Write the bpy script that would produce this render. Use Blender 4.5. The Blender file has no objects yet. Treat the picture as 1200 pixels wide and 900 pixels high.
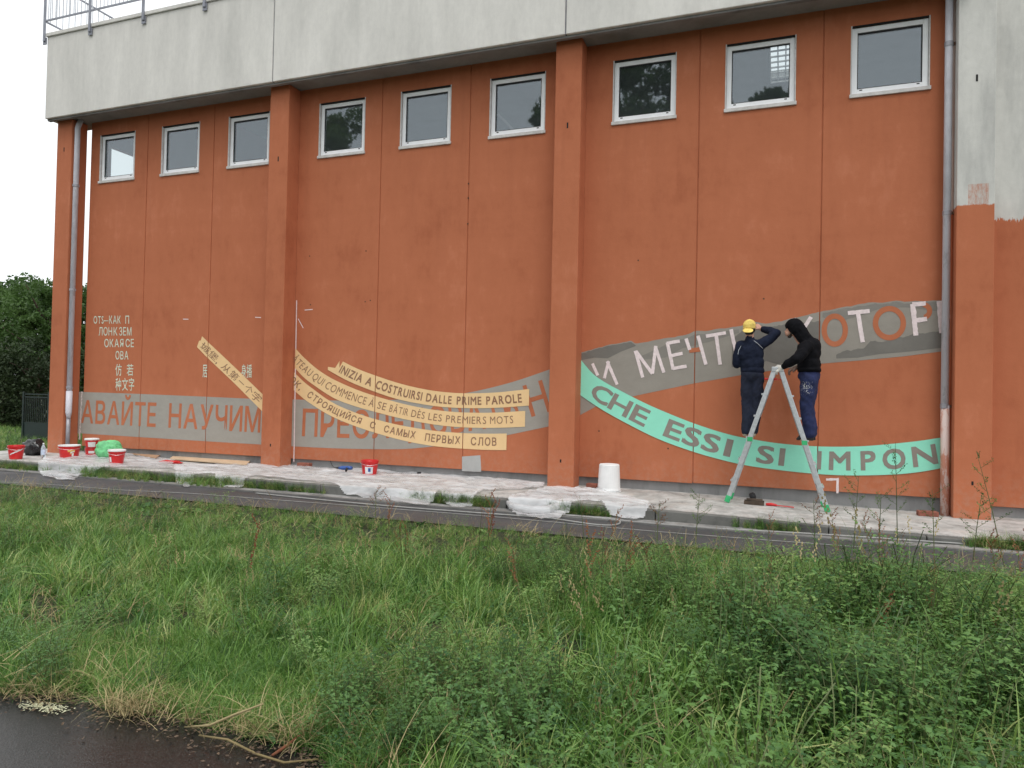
import bpy, bmesh, math, random
import numpy as np
from mathutils import Vector, Matrix, noise as mnoise
R = math.radians
random.seed(7); rng = np.random.default_rng(7)
scene = bpy.context.scene
col = scene.collection
# ------------------------------------------------------------------ camera
F_PX, YAW, PITCH, ROLL = 841.95, -0.3587, 0.0166, 0.0218     # solved from the wall, windows and columns
CAM = Vector((14.4622, -11.1024, 1.4007))
_f0 = Vector((math.sin(YAW), math.cos(YAW), 0)); _r0 = Vector((math.cos(YAW), -math.sin(YAW), 0)); _u0 = Vector((0, 0, 1))
FWD = _f0*math.cos(PITCH) + _u0*math.sin(PITCH); _u1 = _u0*math.cos(PITCH) - _f0*math.sin(PITCH)
RIGHT = _r0*math.cos(ROLL) + _u1*math.sin(ROLL); UP = _u1*math.cos(ROLL) - _r0*math.sin(ROLL)
cd = bpy.data.cameras.new('camera'); cam = bpy.data.objects.new('camera', cd); col.objects.link(cam)
cd.sensor_width = 36; cd.lens = F_PX/1200*36; cd.clip_start = 0.05; cd.clip_end = 3000
M = Matrix((RIGHT, UP, -FWD)).transposed().to_4x4(); M.translation = CAM
cam.matrix_world = M
scene.camera = cam
# ------------------------------------------------------------------ sky, sun, exposure
SUN_EL, SUN_AZ = R(64), R(150)       # azimuth measured from +Y clockwise
w = bpy.data.worlds.new("World"); scene.world = w; w.use_nodes = True
nt = w.node_tree; nt.nodes.clear()
sky = nt.nodes.new('ShaderNodeTexSky'); sky.sky_type = 'NISHITA'; sky.sun_disc = False
sky.sun_elevation = SUN_EL; sky.sun_rotation = SUN_AZ; sky.dust_density = 6; sky.air_density = 1
hs = nt.nodes.new('ShaderNodeHueSaturation'); hs.inputs['Saturation'].default_value = 0.15; hs.inputs['Value'].default_value = 1.0
nt.links.new(sky.outputs[0], hs.inputs['Color'])
mx = nt.nodes.new('ShaderNodeMix'); mx.data_type = 'RGBA'; mx.inputs[0].default_value = 0.86   # cloud deck over the clear sky
mx.inputs[7].default_value = (10.6, 10.9, 11.1, 1)
nt.links.new(hs.outputs[0], mx.inputs[6])
bg = nt.nodes.new('ShaderNodeBackground'); bg.inputs['Strength'].default_value = 0.125
nt.links.new(mx.outputs[2], bg.inputs['Color'])
wo = nt.nodes.new('ShaderNodeOutputWorld'); nt.links.new(bg.outputs[0], wo.inputs[0])
sd = bpy.data.lights.new('sun', 'SUN'); sd.energy = 1.35; sd.angle = R(28); sd.color = (1, .97, .93)
sun = bpy.data.objects.new('sun', sd); col.objects.link(sun)
sdir = Vector((math.sin(SUN_AZ)*math.cos(SUN_EL), math.cos(SUN_AZ)*math.cos(SUN_EL), math.sin(SUN_EL)))
sun.rotation_euler = sdir.to_track_quat('Z', 'Y').to_euler(); sun.location = (10, -30, 40)
scene.view_settings.view_transform = 'Standard'; scene.view_settings.look = 'None'
scene.view_settings.exposure = 0.0; scene.view_settings.gamma = 1
scene.cycles.transparent_max_bounces = 24

# ------------------------------------------------------------------ survey helpers: a sight line from the photo met with a real plane
def ray(px, py): return FWD*F_PX + RIGHT*(px-600) + UP*(450-py)
def onY(px, py, Y=0.0):
    d = ray(px, py); return CAM + d*((Y-CAM.y)/d.y)
def onZ(px, py, Z=0.0):
    d = ray(px, py); return CAM + d*((Z-CAM.z)/d.z)
def back(p, r):
    d = Vector((p.x-CAM.x, p.y-CAM.y, 0)).normalized(); return Vector((p.x, p.y, p.z))+d*r
def W2(px, py, Y=0.0):
    p = onY(px, py, Y); return (p.x, p.z)

# ------------------------------------------------------------------ materials
def newmat(name):
    m = bpy.data.materials.new(name); m.use_nodes = True
    n = m.node_tree.nodes; b = n['Principled BSDF']
    return m, n, m.node_tree.links, b
def ramp(n, stops):
    r = n.new('ShaderNodeValToRGB'); e = r.color_ramp.elements
    while len(e) < len(stops): e.new(0.5)
    for i, (p, c) in enumerate(stops):
        e[i].position = p; e[i].color = (*c, 1) if len(c) == 3 else c
    return r
def tex(n, l, scale, detail=5, rough=.6, stretch=(1, 1, 1), coord='pos', loc=(0, 0, 0)):
    mp = n.new('ShaderNodeMapping'); mp.inputs['Scale'].default_value = stretch; mp.inputs['Location'].default_value = loc
    if coord == 'pos': g = n.new('ShaderNodeNewGeometry'); l.new(g.outputs['Position'], mp.inputs[0])
    else: g = n.new('ShaderNodeTexCoord'); l.new(g.outputs['Object'], mp.inputs[0])
    t = n.new('ShaderNodeTexNoise'); t.inputs['Scale'].default_value = scale; t.inputs['Detail'].default_value = detail
    t.inputs['Roughness'].default_value = rough; l.new(mp.outputs[0], t.inputs['Vector']); return t
def mixc(n, l, fac, a, b):
    m = n.new('ShaderNodeMix'); m.data_type = 'RGBA'
    for s, v in ((m.inputs[0], fac), (m.inputs[6], a), (m.inputs[7], b)):
        if hasattr(v, 'is_output') or hasattr(v, 'links'): l.new(v, s)
        elif isinstance(v, (int, float)): s.default_value = v
        else: s.default_value = (*v, 1)
    return m.outputs[2]
def bump(n, l, b, h, strength=.3, dist=.01):
    bp = n.new('ShaderNodeBump'); bp.inputs['Strength'].default_value = strength; bp.inputs['Distance'].default_value = dist
    l.new(h, bp.inputs['Height']); l.new(bp.outputs[0], b.inputs['Normal']); return bp
def math_n(n, l, op, a, b=0.0, clamp=False):
    m = n.new('ShaderNodeMath'); m.operation = op; m.use_clamp = clamp
    for s, v in ((m.inputs[0], a), (m.inputs[1], b)):
        if isinstance(v, (int, float)): s.default_value = v
        else: l.new(v, s)
    return m.outputs[0]
def posxyz(n, l):
    g = n.new('ShaderNodeNewGeometry'); s = n.new('ShaderNodeSeparateXYZ'); l.new(g.outputs['Position'], s.inputs[0]); return s.outputs
def simple(name, c, rough=.7, metal=0.0, var=.12, vs=8, bmp=0.0, bs=60, spec=.5):
    m, n, l, b = newmat(name)
    t = tex(n, l, vs); c2 = tuple(x*(1-var) for x in c); c1 = tuple(min(1, x*(1+var)) for x in c)
    r = ramp(n, [(.35, c2), (.65, c1)]); l.new(t.outputs[0], r.inputs[0]); l.new(r.outputs[0], b.inputs['Base Color'])
    b.inputs['Roughness'].default_value = rough; b.inputs['Metallic'].default_value = metal; b.inputs['Specular IOR Level'].default_value = spec
    if bmp: bump(n, l, b, tex(n, l, bs, 3).outputs[0], bmp, .004)
    return m
ORANGE = (.485, .160, .078)
def orange_color(n, l):
    big = tex(n, l, .9, 6, .65, (1, 1, .6)); fine = tex(n, l, 6, 6, .7, (1, 1, .45)); band = tex(n, l, 1.4, 3, .5, (.25, 1, 2.5), loc=(3, 0, 1))
    r = ramp(n, [(.33, (.375, .112, .052)), (.47, (.465, .152, .073)), (.55, ORANGE), (.70, (.58, .215, .118))])
    s = math_n(n, l, 'ADD', math_n(n, l, 'MULTIPLY', big.outputs[0], .55), math_n(n, l, 'MULTIPLY', fine.outputs[0], .3))
    s = math_n(n, l, 'ADD', s, math_n(n, l, 'MULTIPLY', band.outputs[0], .15)); l.new(s, r.inputs[0])
    # scuffs and pale scratches
    sc = tex(n, l, 5, 8, .75, (1, 1, 3), loc=(9, 2, 4)); sr = ramp(n, [(.69, (0, 0, 0)), (.76, (1, 1, 1))]); l.new(sc.outputs[0], sr.inputs[0])
    f = math_n(n, l, 'MULTIPLY', sr.outputs[0], .28); c1 = mixc(n, l, f, r.outputs[0], (.62, .30, .20))
    st = tex(n, l, 5.5, 5, .6, (1, 1, .05), loc=(2, 7, 1)); r2 = ramp(n, [(.52, (0, 0, 0)), (.75, (1, 1, 1))]); l.new(st.outputs[0], r2.inputs[0])
    x, y, z = posxyz(n, l); hi = math_n(n, l, 'MULTIPLY', math_n(n, l, 'SUBTRACT', z, 2.6), .28, True)       # rain streaks, fading downward
    c2 = mixc(n, l, math_n(n, l, 'MULTIPLY', math_n(n, l, 'MULTIPLY', r2.outputs[0], hi), .20), c1, (.27, .085, .045))
    sp = tex(n, l, 13, 6, .75, loc=(1, 1, 5)); r3 = ramp(n, [(.45, (0, 0, 0)), (.62, (1, 1, 1))]); l.new(sp.outputs[0], r3.inputs[0])
    lo = math_n(n, l, 'SUBTRACT', 1.0, math_n(n, l, 'MULTIPLY', z, 1.5), True)                              # dirt splashed up from the pavement
    return mixc(n, l, math_n(n, l, 'MULTIPLY', math_n(n, l, 'MULTIPLY', r3.outputs[0], lo), .42), c2, (.42, .26, .19))
def plaster_bump(n, l, b, st=.35):
    a = tex(n, l, 70, 4, .7); c = tex(n, l, 7, 3, .5)
    bump(n, l, b, math_n(n, l, 'ADD', math_n(n, l, 'MULTIPLY', a.outputs[0], .35), c.outputs[0]), st, .012)
def mk_orange():
    m, n, l, b = newmat('orange plaster'); l.new(orange_color(n, l), b.inputs['Base Color'])
    b.inputs['Roughness'].default_value = .82; b.inputs['Specular IOR Level'].default_value = .25; plaster_bump(n, l, b); return m
def concrete_color(n, l, base, dark, streak=True):
    t = tex(n, l, 1.3, 8, .65, (1.6, 1, .35) if streak else (1, 1, 1)); r = ramp(n, [(.28, dark), (.5, base), (.75, tuple(x*1.16 for x in base))])
    l.new(t.outputs[0], r.inputs[0]); t2 = tex(n, l, 9, 8, .7, (1.3, 1, .8), loc=(4, 4, 4)); r2 = ramp(n, [(.3, (.93, .93, .93)), (.65, (1.02, 1.02, 1.02))])
    l.new(t2.outputs[0], r2.inputs[0]); mm = n.new('ShaderNodeMix'); mm.data_type = 'RGBA'; mm.blend_type = 'MULTIPLY'; mm.inputs[0].default_value = 1
    l.new(r.outputs[0], mm.inputs[6]); l.new(r2.outputs[0], mm.inputs[7]); return mm.outputs[2]
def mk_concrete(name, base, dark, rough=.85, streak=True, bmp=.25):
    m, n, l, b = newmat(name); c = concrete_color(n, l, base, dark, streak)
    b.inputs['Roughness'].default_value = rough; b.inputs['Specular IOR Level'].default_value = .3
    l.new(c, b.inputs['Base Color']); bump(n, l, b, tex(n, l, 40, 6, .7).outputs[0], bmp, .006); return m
def mk_halfpaint(name, zc, amp, sc, patch=None):
    """bare concrete above a brushed paint edge, orange below"""
    m, n, l, b = newmat(name); o = orange_color(n, l); c = concrete_color(n, l, (.62, .615, .58), (.44, .44, .42))
    x, y, z = posxyz(n, l)
    t = tex(n, l, sc, 6, .8, (1, 1, .25), loc=(1.5, 0, 0)); t2 = tex(n, l, 14, 4, .6, (1, 1, .12))
    h = math_n(n, l, 'ADD', math_n(n, l, 'MULTIPLY', math_n(n, l, 'SUBTRACT', t.outputs[0], .5), amp), math_n(n, l, 'MULTIPLY', math_n(n, l, 'SUBTRACT', t2.outputs[0], .5), amp*.35))
    edge = math_n(n, l, 'ADD', h, zc)
    above = math_n(n, l, 'MULTIPLY', math_n(n, l, 'SUBTRACT', z, edge), 60, True)
    if patch:                                   # a thinly rolled square above the edge
        x0, x1, z1 = patch; tp = tex(n, l, 9, 6, .8, (2.5, 1, .8))
        inx = math_n(n, l, 'MULTIPLY', math_n(n, l, 'GREATER_THAN', x, x0), math_n(n, l, 'LESS_THAN', x, x1))
        ins = math_n(n, l, 'MULTIPLY', inx, math_n(n, l, 'LESS_THAN', z, z1))
        pr = ramp(n, [(.40, (.1, .1, .1)), (.62, (1, 1, 1))]); l.new(tp.outputs[0], pr.inputs[0])
        thin = math_n(n, l, 'MULTIPLY', ins, math_n(n, l, 'MULTIPLY', pr.outputs[0], .75))
        above = math_n(n, l, 'SUBTRACT', above, thin, True)
    l.new(mixc(n, l, above, o, c), b.inputs['Base Color']); b.inputs['Roughness'].default_value = .85
    b.inputs['Specular IOR Level'].default_value = .25; plaster_bump(n, l, b, .3); return m
def mk_paint(name, c, var=.07, rough=.75):
    m, n, l, b = newmat(name); t = tex(n, l, 4, 6, .7, (1, 1, 1.5)); r = ramp(n, [(.3, tuple(x*(1-var) for x in c)), (.7, tuple(min(1, x*(1+var)) for x in c))])
    l.new(t.outputs[0], r.inputs[0]); l.new(r.outputs[0], b.inputs['Base Color']); b.inputs['Roughness'].default_value = rough
    b.inputs['Specular IOR Level'].default_value = .3; plaster_bump(n, l, b, .3); return m
def mk_glass():
    m, n, l, b = newmat('window glass'); n.remove(b); o = n['Material Output']
    tr = n.new('ShaderNodeBsdfTransparent'); tr.inputs[0].default_value = (.86, .90, .90, 1)
    gl = n.new('ShaderNodeBsdfGlossy'); gl.inputs['Roughness'].default_value = .02; gl.inputs[0].default_value = (.86, .93, 1, 1)
    lw = n.new('ShaderNodeLayerWeight'); lw.inputs[0].default_value = .5; fz = math_n(n, l, 'ADD', .105, math_n(n, l, 'MULTIPLY', math_n(n, l, 'POWER', lw.outputs['Facing'], 4.0), .88))
    t = tex(n, l, 1.3, 2, .5); bp = n.new('ShaderNodeBump'); bp.inputs['Strength'].default_value = .02; bp.inputs['Distance'].default_value = .02; l.new(t.outputs[0], bp.inputs['Height'])
    l.new(bp.outputs[0], gl.inputs['Normal'])
    df = n.new('ShaderNodeBsdfDiffuse'); df.inputs[0].default_value = (.20, .225, .24, 1)     # grime on the pane
    m1 = n.new('ShaderNodeMixShader'); m1.inputs[0].default_value = .12; l.new(tr.outputs[0], m1.inputs[1]); l.new(df.outputs[0], m1.inputs[2])
    mxs = n.new('ShaderNodeMixShader'); l.new(fz, mxs.inputs[0]); l.new(m1.outputs[0], mxs.inputs[1]); l.new(gl.outputs[0], mxs.inputs[2])
    l.new(mxs.outputs[0], o.inputs[0]); return m
def mk_leaf(name, c1, c2, rough=.5, transl=.25, c3=None, spec=.35):
    m, n, l, b = newmat(name); oi = n.new('ShaderNodeObjectInfo'); t = tex(n, l, 1.2, 4, .6)
    s = math_n(n, l, 'ADD', math_n(n, l, 'MULTIPLY', oi.outputs['Random'], .5), math_n(n, l, 'MULTIPLY', t.outputs[0], .5))
    st = [(.22, c1), (.66, c2)] + ([(.8, c3)] if c3 else []); r = ramp(n, st); l.new(s, r.inputs[0])
    l.new(r.outputs[0], b.inputs['Base Color']); b.inputs['Roughness'].default_value = rough; b.inputs['Specular IOR Level'].default_value = spec
    o = n['Material Output']; tl = n.new('ShaderNodeBsdfTranslucent'); l.new(r.outputs[0], tl.inputs[0])
    ms = n.new('ShaderNodeMixShader'); ms.inputs[0].default_value = transl; l.new(b.outputs[0], ms.inputs[1]); l.new(tl.outputs[0], ms.inputs[2]); l.new(ms.outputs[0], o.inputs[0])
    return m
def mk_asphalt(name, c, r0, r1, scale=1.2, speck=True, bs=.35):
    m, n, l, b = newmat(name); t = tex(n, l, scale, 6, .6); r = ramp(n, [(.35, tuple(x*.75 for x in c)), (.7, tuple(x*1.3 for x in c))]); l.new(t.outputs[0], r.inputs[0])
    g = tex(n, l, 160, 2, .5); gr = ramp(n, [(.45, (0, 0, 0)), (.75, (1, 1, 1))]); l.new(g.outputs[0], gr.inputs[0])
    cc = mixc(n, l, math_n(n, l, 'MULTIPLY', gr.outputs[0], .45), r.outputs[0], ((.16, .155, .15) if c[0] > .03 else (.085, .08, .078))) if speck else r.outputs[0]
    l.new(cc, b.inputs['Base Color'])
    w_ = tex(n, l, 1.1, 4, .55, loc=(5, 3, 0)); rr = ramp(n, [(.42, (r0,)*3), (.6, (r1,)*3)]); l.new(w_.outputs[0], rr.inputs[0]); l.new(rr.outputs[0], b.inputs['Roughness'])
    bump(n, l, b, g.outputs[0], bs, .004); return m
def mk_trousers(name, c, thr, region):
    """cloth with dried paint flecks, denser on part of the leg"""
    m, n, l, b = newmat(name); x, y, z = posxyz(n, l)
    t = tex(n, l, 55, 5, .8, (1, 1, .8)); fine = tex(n, l, 14, 4, .6)
    r = ramp(n, [(.3, tuple(k*.75 for k in c)), (.7, tuple(k*1.35 for k in c))]); l.new(fine.outputs[0], r.inputs[0])
    zc, zr, xc, xr, amt = region
    dz = math_n(n, l, 'DIVIDE', math_n(n, l, 'SUBTRACT', z, zc), zr); dx = math_n(n, l, 'DIVIDE', math_n(n, l, 'SUBTRACT', x, xc), xr)
    d = math_n(n, l, 'SUBTRACT', 1, math_n(n, l, 'ADD', math_n(n, l, 'MULTIPLY', dz, dz), math_n(n, l, 'MULTIPLY', dx, dx)), True)
    s = math_n(n, l, 'ADD', t.outputs[0], math_n(n, l, 'MULTIPLY', d, amt))
    f = math_n(n, l, 'MULTIPLY', math_n(n, l, 'SUBTRACT', s, thr), 25, True)
    l.new(mixc(n, l, f, r.outputs[0], (.62, .62, .60)), b.inputs['Base Color']); b.inputs['Roughness'].default_value = .9
    bump(n, l, b, tex(n, l, 9, 3, .5, (1, 1, .7)).outputs[0], .5, .02); return m
def mk_cloth(name, c):
    m = simple(name, c, .95, 0, .2, 12); n = m.node_tree.nodes; l = m.node_tree.links; b = n['Principled BSDF']; b.inputs['Specular IOR Level'].default_value = .15
    bump(n, l, b, tex(n, l, 10, 3, .5).outputs[0], .6, .03); return m
def mk_plastic_sheet():
    m, n, l, b = newmat('thin plastic sheet'); o = n['Material Output']
    t = tex(n, l, 7, 5, .7); r = ramp(n, [(.3, (.70, .71, .73)), (.7, (.82, .82, .83))]); l.new(t.outputs[0], r.inputs[0]); l.new(r.outputs[0], b.inputs['Base Color'])
    b.inputs['Roughness'].default_value = .22; bump(n, l, b, tex(n, l, 9, 3, .5, (.6, 1.6, 1)).outputs[0], .35, .04)
    tr = n.new('ShaderNodeBsdfTransparent'); a = ramp(n, [(.34, (.30,)*3), (.64, (.66,)*3)]); t2 = tex(n, l, 2.2, 4, .6, (.6, 1.5, 1)); l.new(t2.outputs[0], a.inputs[0])
    ms = n.new('ShaderNodeMixShader'); l.new(a.outputs[0], ms.inputs[0]); l.new(b.outputs[0], ms.inputs[1]); l.new(tr.outputs[0], ms.inputs[2]); l.new(ms.outputs[0], o.inputs[0]); return m
def mk_slab(name, dust=.9, cb=(.26, .255, .24), cdk=(.13, .13, .12)):
    """pavement: grey concrete covered with plaster dust and paint spills"""
    m, n, l, b = newmat(name); c = concrete_color(n, l, cb, cdk, False)
    t = tex(n, l, 2.2, 8, .72); r = ramp(n, [(.40, (0, 0, 0)), (.58, (1, 1, 1))]); l.new(t.outputs[0], r.inputs[0])
    t2 = tex(n, l, 11, 6, .7, loc=(2, 1, 0)); r2 = ramp(n, [(.40, (0, 0, 0)), (.56, (1, 1, 1))]); l.new(t2.outputs[0], r2.inputs[0])
    f = math_n(n, l, 'MULTIPLY', math_n(n, l, 'ADD', math_n(n, l, 'MULTIPLY', r.outputs[0], .65), math_n(n, l, 'MULTIPLY', r2.outputs[0], .35)), dust, True)
    pink = tex(n, l, 3, 5, .6, loc=(7, 7, 0)); pr = ramp(n, [(.5, (.62, .61, .59)), (.74, (.60, .52, .47))]); l.new(pink.outputs[0], pr.inputs[0])
    l.new(mixc(n, l, f, c, pr.outputs[0]), b.inputs['Base Color']); b.inputs['Roughness'].default_value = .8
    bump(n, l, b, tex(n, l, 30, 6, .7).outputs[0], .4, .01); return m
def mk_ground():
    m, n, l, b = newmat('soil and short grass'); t = tex(n, l, 14, 8, .8); r = ramp(n, [(.35, (.016, .020, .008)), (.5, (.030, .042, .012)), (.65, (.070, .058, .030))])
    l.new(t.outputs[0], r.inputs[0]); l.new(r.outputs[0], b.inputs['Base Color']); b.inputs['Roughness'].default_value = .95
    bump(n, l, b, tex(n, l, 25, 6, .8).outputs[0], .8, .05); return m
MT = dict(
    orange=mk_orange(), col4=mk_halfpaint('half painted column', 4.0, .10, 3, (16.70, 16.93, 4.28)), wallR=mk_halfpaint('half painted wall', 3.86, .55, 2.2),
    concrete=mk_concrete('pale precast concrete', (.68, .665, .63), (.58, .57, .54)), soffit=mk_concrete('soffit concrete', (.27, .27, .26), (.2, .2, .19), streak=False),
    seam=simple('seam sealant', (.22, .22, .24), .7), plinth=mk_concrete('plinth concrete', (.25, .25, .25), (.13, .13, .13)),
    bare=mk_concrete('bare patch', (.42, .42, .41), (.30, .30, .29), streak=False),
    frame=simple('white window frame', (.93, .94, .97), .35, 0, .05, 3), sill=simple('window sill stone', (.62, .60, .58), .6, 0, .12, 10, .3), glass=mk_glass(), dark=simple('dark hole and shadow', (.012, .011, .011), .9),
    gasket=simple('black gasket', (.02, .02, .022), .6), interior=simple('hall interior', (.20, .20, .20), .9), beam=simple('painted steel beam', (.7, .7, .68), .6),
    band=mk_paint('grey band paint', (.300, .275, .240)), banddark=mk_paint('fresh dark grey paint', (.180, .168, .150), .10, .45), bandmid=mk_paint('second coat grey paint', (.235, .218, .195), .10),
    bandlite=mk_paint('light grey band paint', (.345, .325, .29)), cream=mk_paint('cream paint', (.82, .57, .30), .04), mint=mk_paint('mint paint', (.30, .78, .59), .03),
    brownink=mk_paint('brown grey lettering', (.285, .155, .095), .08), greyink=mk_paint('warm grey lettering', (.27, .235, .205), .08), tape=simple('masking tape', (.80, .68, .68), .7, 0, .1, 20),
    paletext=simple('pale mint lettering', (.62, .68, .55), .8, 0, .2, 15), pipe=simple('grey zinc pipe', (.33, .33, .36), .45, .3, .2, 6), pipesmear=None,
    rail=simple('galvanised rail', (.26, .27, .31), .5, .4, .15, 8), rust=simple('rust stain', (.10, .05, .03), .9),
    slab=mk_slab('dusty pavement', .78), kerb=mk_concrete('kerb concrete', (.16, .16, .15), (.055, .055, .052), streak=False, bmp=.6),
    path=mk_asphalt('path asphalt', (.048, .050, .054), .6, .85), wet=mk_asphalt('wet asphalt', (.012, .0115, .011), .05, .34, 2.4, True, .30), gutter=mk_slab('gutter dust', .45, (.12, .12, .115), (.07, .07, .07)), ground=mk_ground(),
    alu=simple('aluminium', (.58, .60, .62), .36, .7, .12, 22), green=simple('green plastic', (.04, .42, .16), .4), redp=simple('red plastic', (.62, .020, .022), .32, 0, .1, 5), whitep=simple('white plastic', (.80, .80, .80), .4, 0, .05, 6),
    label=simple('paper label', (.75, .77, .80), .6), yellow=simple('yellow print', (.8, .5, .12), .5), bag=simple('black bin bag', (.012, .012, .014), .22), bottle=None,
    gbag=simple('green shopping bag', (.16, .56, .24), .5, 0, .25, 9), gprint=simple('dark green print', (.02, .16, .06), .5), board=simple('raw board', (.60, .44, .29), .75, 0, .1, 5), board2=simple('brown cardboard', (.42, .26, .16), .85, 0, .12, 5),
    brick=simple('red brick', (.26, .09, .06), .9, 0, .25, 14, .6), hose=simple('pale cable', (.30, .30, .29), .6), blue=simple('blue tool', (.03, .09, .32), .4), black=simple('black rubber', (.015, .015, .017), .5),
    greenmetal=simple('dark green metal', (.008, .022, .018), .5), skin=simple('skin', (.50, .27, .19), .55, 0, .08, 20), hair=simple('dark hair', (.02, .014, .01), .7), cap=mk_cloth('yellow cotton', (.80, .60, .17)),
    navy=mk_cloth('navy jacket cloth', (.012, .016, .032)), hoodie=mk_cloth('black hoodie cloth', (.006, .006, .008)), piping=simple('pale piping', (.5, .52, .56), .7), glove=mk_cloth('pale work glove', (.60, .58, .53)), glove2=mk_cloth('worn brown glove', (.22, .15, .12)),
    trA=mk_trousers('navy trousers', (.007, .011, .028), .715, (1.25, .45, 14.16, .12, .06)), trB=mk_trousers('blue work trousers', (.010, .017, .066), .70, (1.60, .15, 14.77, .13, .17)),
    shoe=simple('beige shoe', (.42, .36, .28), .7), shoeb=simple('black shoe', (.012, .012, .012), .5),
    bark=simple('bark', (.07, .05, .035), .95, 0, .3, 8, .8, 20),
    grassm=mk_leaf('grass blade', (.042, .138, .026), (.225, .390, .085), .38, .32, (.56, .54, .24), .5), straw=mk_leaf('dry straw', (.22, .16, .07), (.46, .38, .20), .7, .2),
    weed=mk_leaf('clover leaf', (.026, .098, .024), (.140, .275, .070), .42, .28, (.28, .39, .12), .5), weedstem=mk_leaf('weed stem', (.06, .09, .03), (.13, .16, .06), .6, .1), sorrel=mk_leaf('sorrel seeds', (.17, .05, .03), (.33, .14, .07), .8, .2),
    treeleaf=mk_leaf('tree leaf', (.035, .080, .020), (.095, .175, .045), .5, .4, (.15, .23, .07)), treeleaf2=mk_leaf('dark tree leaf', (.018, .034, .012), (.050, .080, .028), .6, .3), petal=simple('fallen petals', (.62, .62, .42), .8),
)
def mk_bottle():
    m, n, l, b = newmat('clear bottle'); b.inputs['Base Color'].default_value = (.75, .85, .9, 1); b.inputs['Roughness'].default_value = .08; b.inputs['Transmission Weight'].default_value = .75; return m
MT['bottle'] = mk_bottle()
def mk_smear(name, zr0, zr1):
    """zinc pipe, smeared with white and pink paint between two heights"""
    m, n, l, b = newmat(name); x, y, z = posxyz(n, l)
    t = tex(n, l, 9, 6, .75, (1, 1, .35)); r = ramp(n, [(.3, (.42, .42, .46)), (.7, (.62, .62, .67))]); l.new(t.outputs[0], r.inputs[0])
    t2 = tex(n, l, 5, 7, .8, (1.5, 1.5, .4), loc=(3, 3, 3)); r2 = ramp(n, [(.44, (0, 0, 0)), (.50, (1, 1, 1))]); l.new(t2.outputs[0], r2.inputs[0])
    f = math_n(n, l, 'MULTIPLY', r2.outputs[0], math_n(n, l, 'LESS_THAN', z, zr1)); low = math_n(n, l, 'LESS_THAN', z, zr0)
    base = mixc(n, l, low, r.outputs[0], (.50, .22, .15)); top = mixc(n, l, low, (.62, .62, .68), (.62, .50, .46))
    l.new(mixc(n, l, f, base, top), b.inputs['Base Color']); b.inputs['Roughness'].default_value = .5; return m
MT['pipesmear'] = mk_smear('smeared pipe', 1.36, 3.95); MT['pipesmear0'] = mk_smear('smeared left pipe', -1, 3.3)

# ------------------------------------------------------------------ mesh building
class MB:
    def __init__(s): s.v = []; s.f = []; s.smooth = False
    def add(s, vs, fs):
        o = len(s.v); s.v += [tuple(v) for v in vs]; s.f += [tuple(i+o for i in f) for f in fs]; return s
    def box(s, x0, x1, y0, y1, z0, z1):
        return s.add([(x, y, z) for x in (x0, x1) for y in (y0, y1) for z in (z0, z1)], [(0, 1, 3, 2), (4, 6, 7, 5), (0, 4, 5, 1), (2, 3, 7, 6), (0, 2, 6, 4), (1, 5, 7, 3)])
    def bar(s, a, b, wx, wy, up=(0, 1, 0)):
        a = Vector(a); b = Vector(b); d = (b-a).normalized(); u = Vector(up); u = (u-d*u.dot(d)).normalized(); v = d.cross(u)
        P = [p + u*i*wy/2 + v*j*wx/2 for p in (a, b) for i, j in ((-1, -1), (1, -1), (1, 1), (-1, 1))]
        return s.add(P, [(3, 2, 1, 0), (4, 5, 6, 7), (0, 1, 5, 4), (1, 2, 6, 5), (2, 3, 7, 6), (3, 0, 4, 7)])
    def tube(s, pts, rad, n=10, cap=True):
        pts = [Vector(p) for p in pts]; k = len(pts); rad = rad if hasattr(rad, '__len__') else [rad]*k
        o = len(s.v); u = None
        for i, p in enumerate(pts):
            d = (pts[min(i+1, k-1)]-pts[max(i-1, 0)]).normalized()
            if u is None: u = d.orthogonal().normalized()
            u = (u-d*u.dot(d)).normalized(); v = d.cross(u)
            for j in range(n):
                a = 2*math.pi*j/n; s.v.append(tuple(p + (u*math.cos(a)+v*math.sin(a))*rad[i]))
        for i in range(k-1):
            for j in range(n): s.f.append((o+i*n+j, o+i*n+(j+1) % n, o+(i+1)*n+(j+1) % n, o+(i+1)*n+j))
        if cap: s.f.append(tuple(o+j for j in reversed(range(n)))); s.f.append(tuple(o+(k-1)*n+j for j in range(n)))
        return s
    def lathe(s, prof, c=(0, 0, 0), n=24, sx=1, sy=1):
        o = len(s.v); k = len(prof)
        for r, z in prof:
            for j in range(n):
                a = 2*math.pi*j/n; s.v.append((c[0]+r*math.cos(a)*sx, c[1]+r*math.sin(a)*sy, c[2]+z))
        for i in range(k-1):
            for j in range(n): s.f.append((o+i*n+j, o+i*n+(j+1) % n, o+(i+1)*n+(j+1) % n, o+(i+1)*n+j))
        s.f.append(tuple(o+j for j in reversed(range(n)))); s.f.append(tuple(o+(k-1)*n+j for j in range(n)))
        return s
    def build(s, name, mat, parent=None, smooth=False, bevel=0.0):
        me = bpy.data.meshes.new(name); off = origin(parent)
        me.from_pydata([(x-off.x, y-off.y, z-off.z) for x, y, z in s.v], [], s.f)
        return finish(me, name, mat, parent, smooth, bevel)
ORI = {}
def origin(o):
    if o is None: return Vector((0, 0, 0))
    v = Vector(o.location) if ORI.get(o.name) is None else ORI[o.name]; return v
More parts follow.
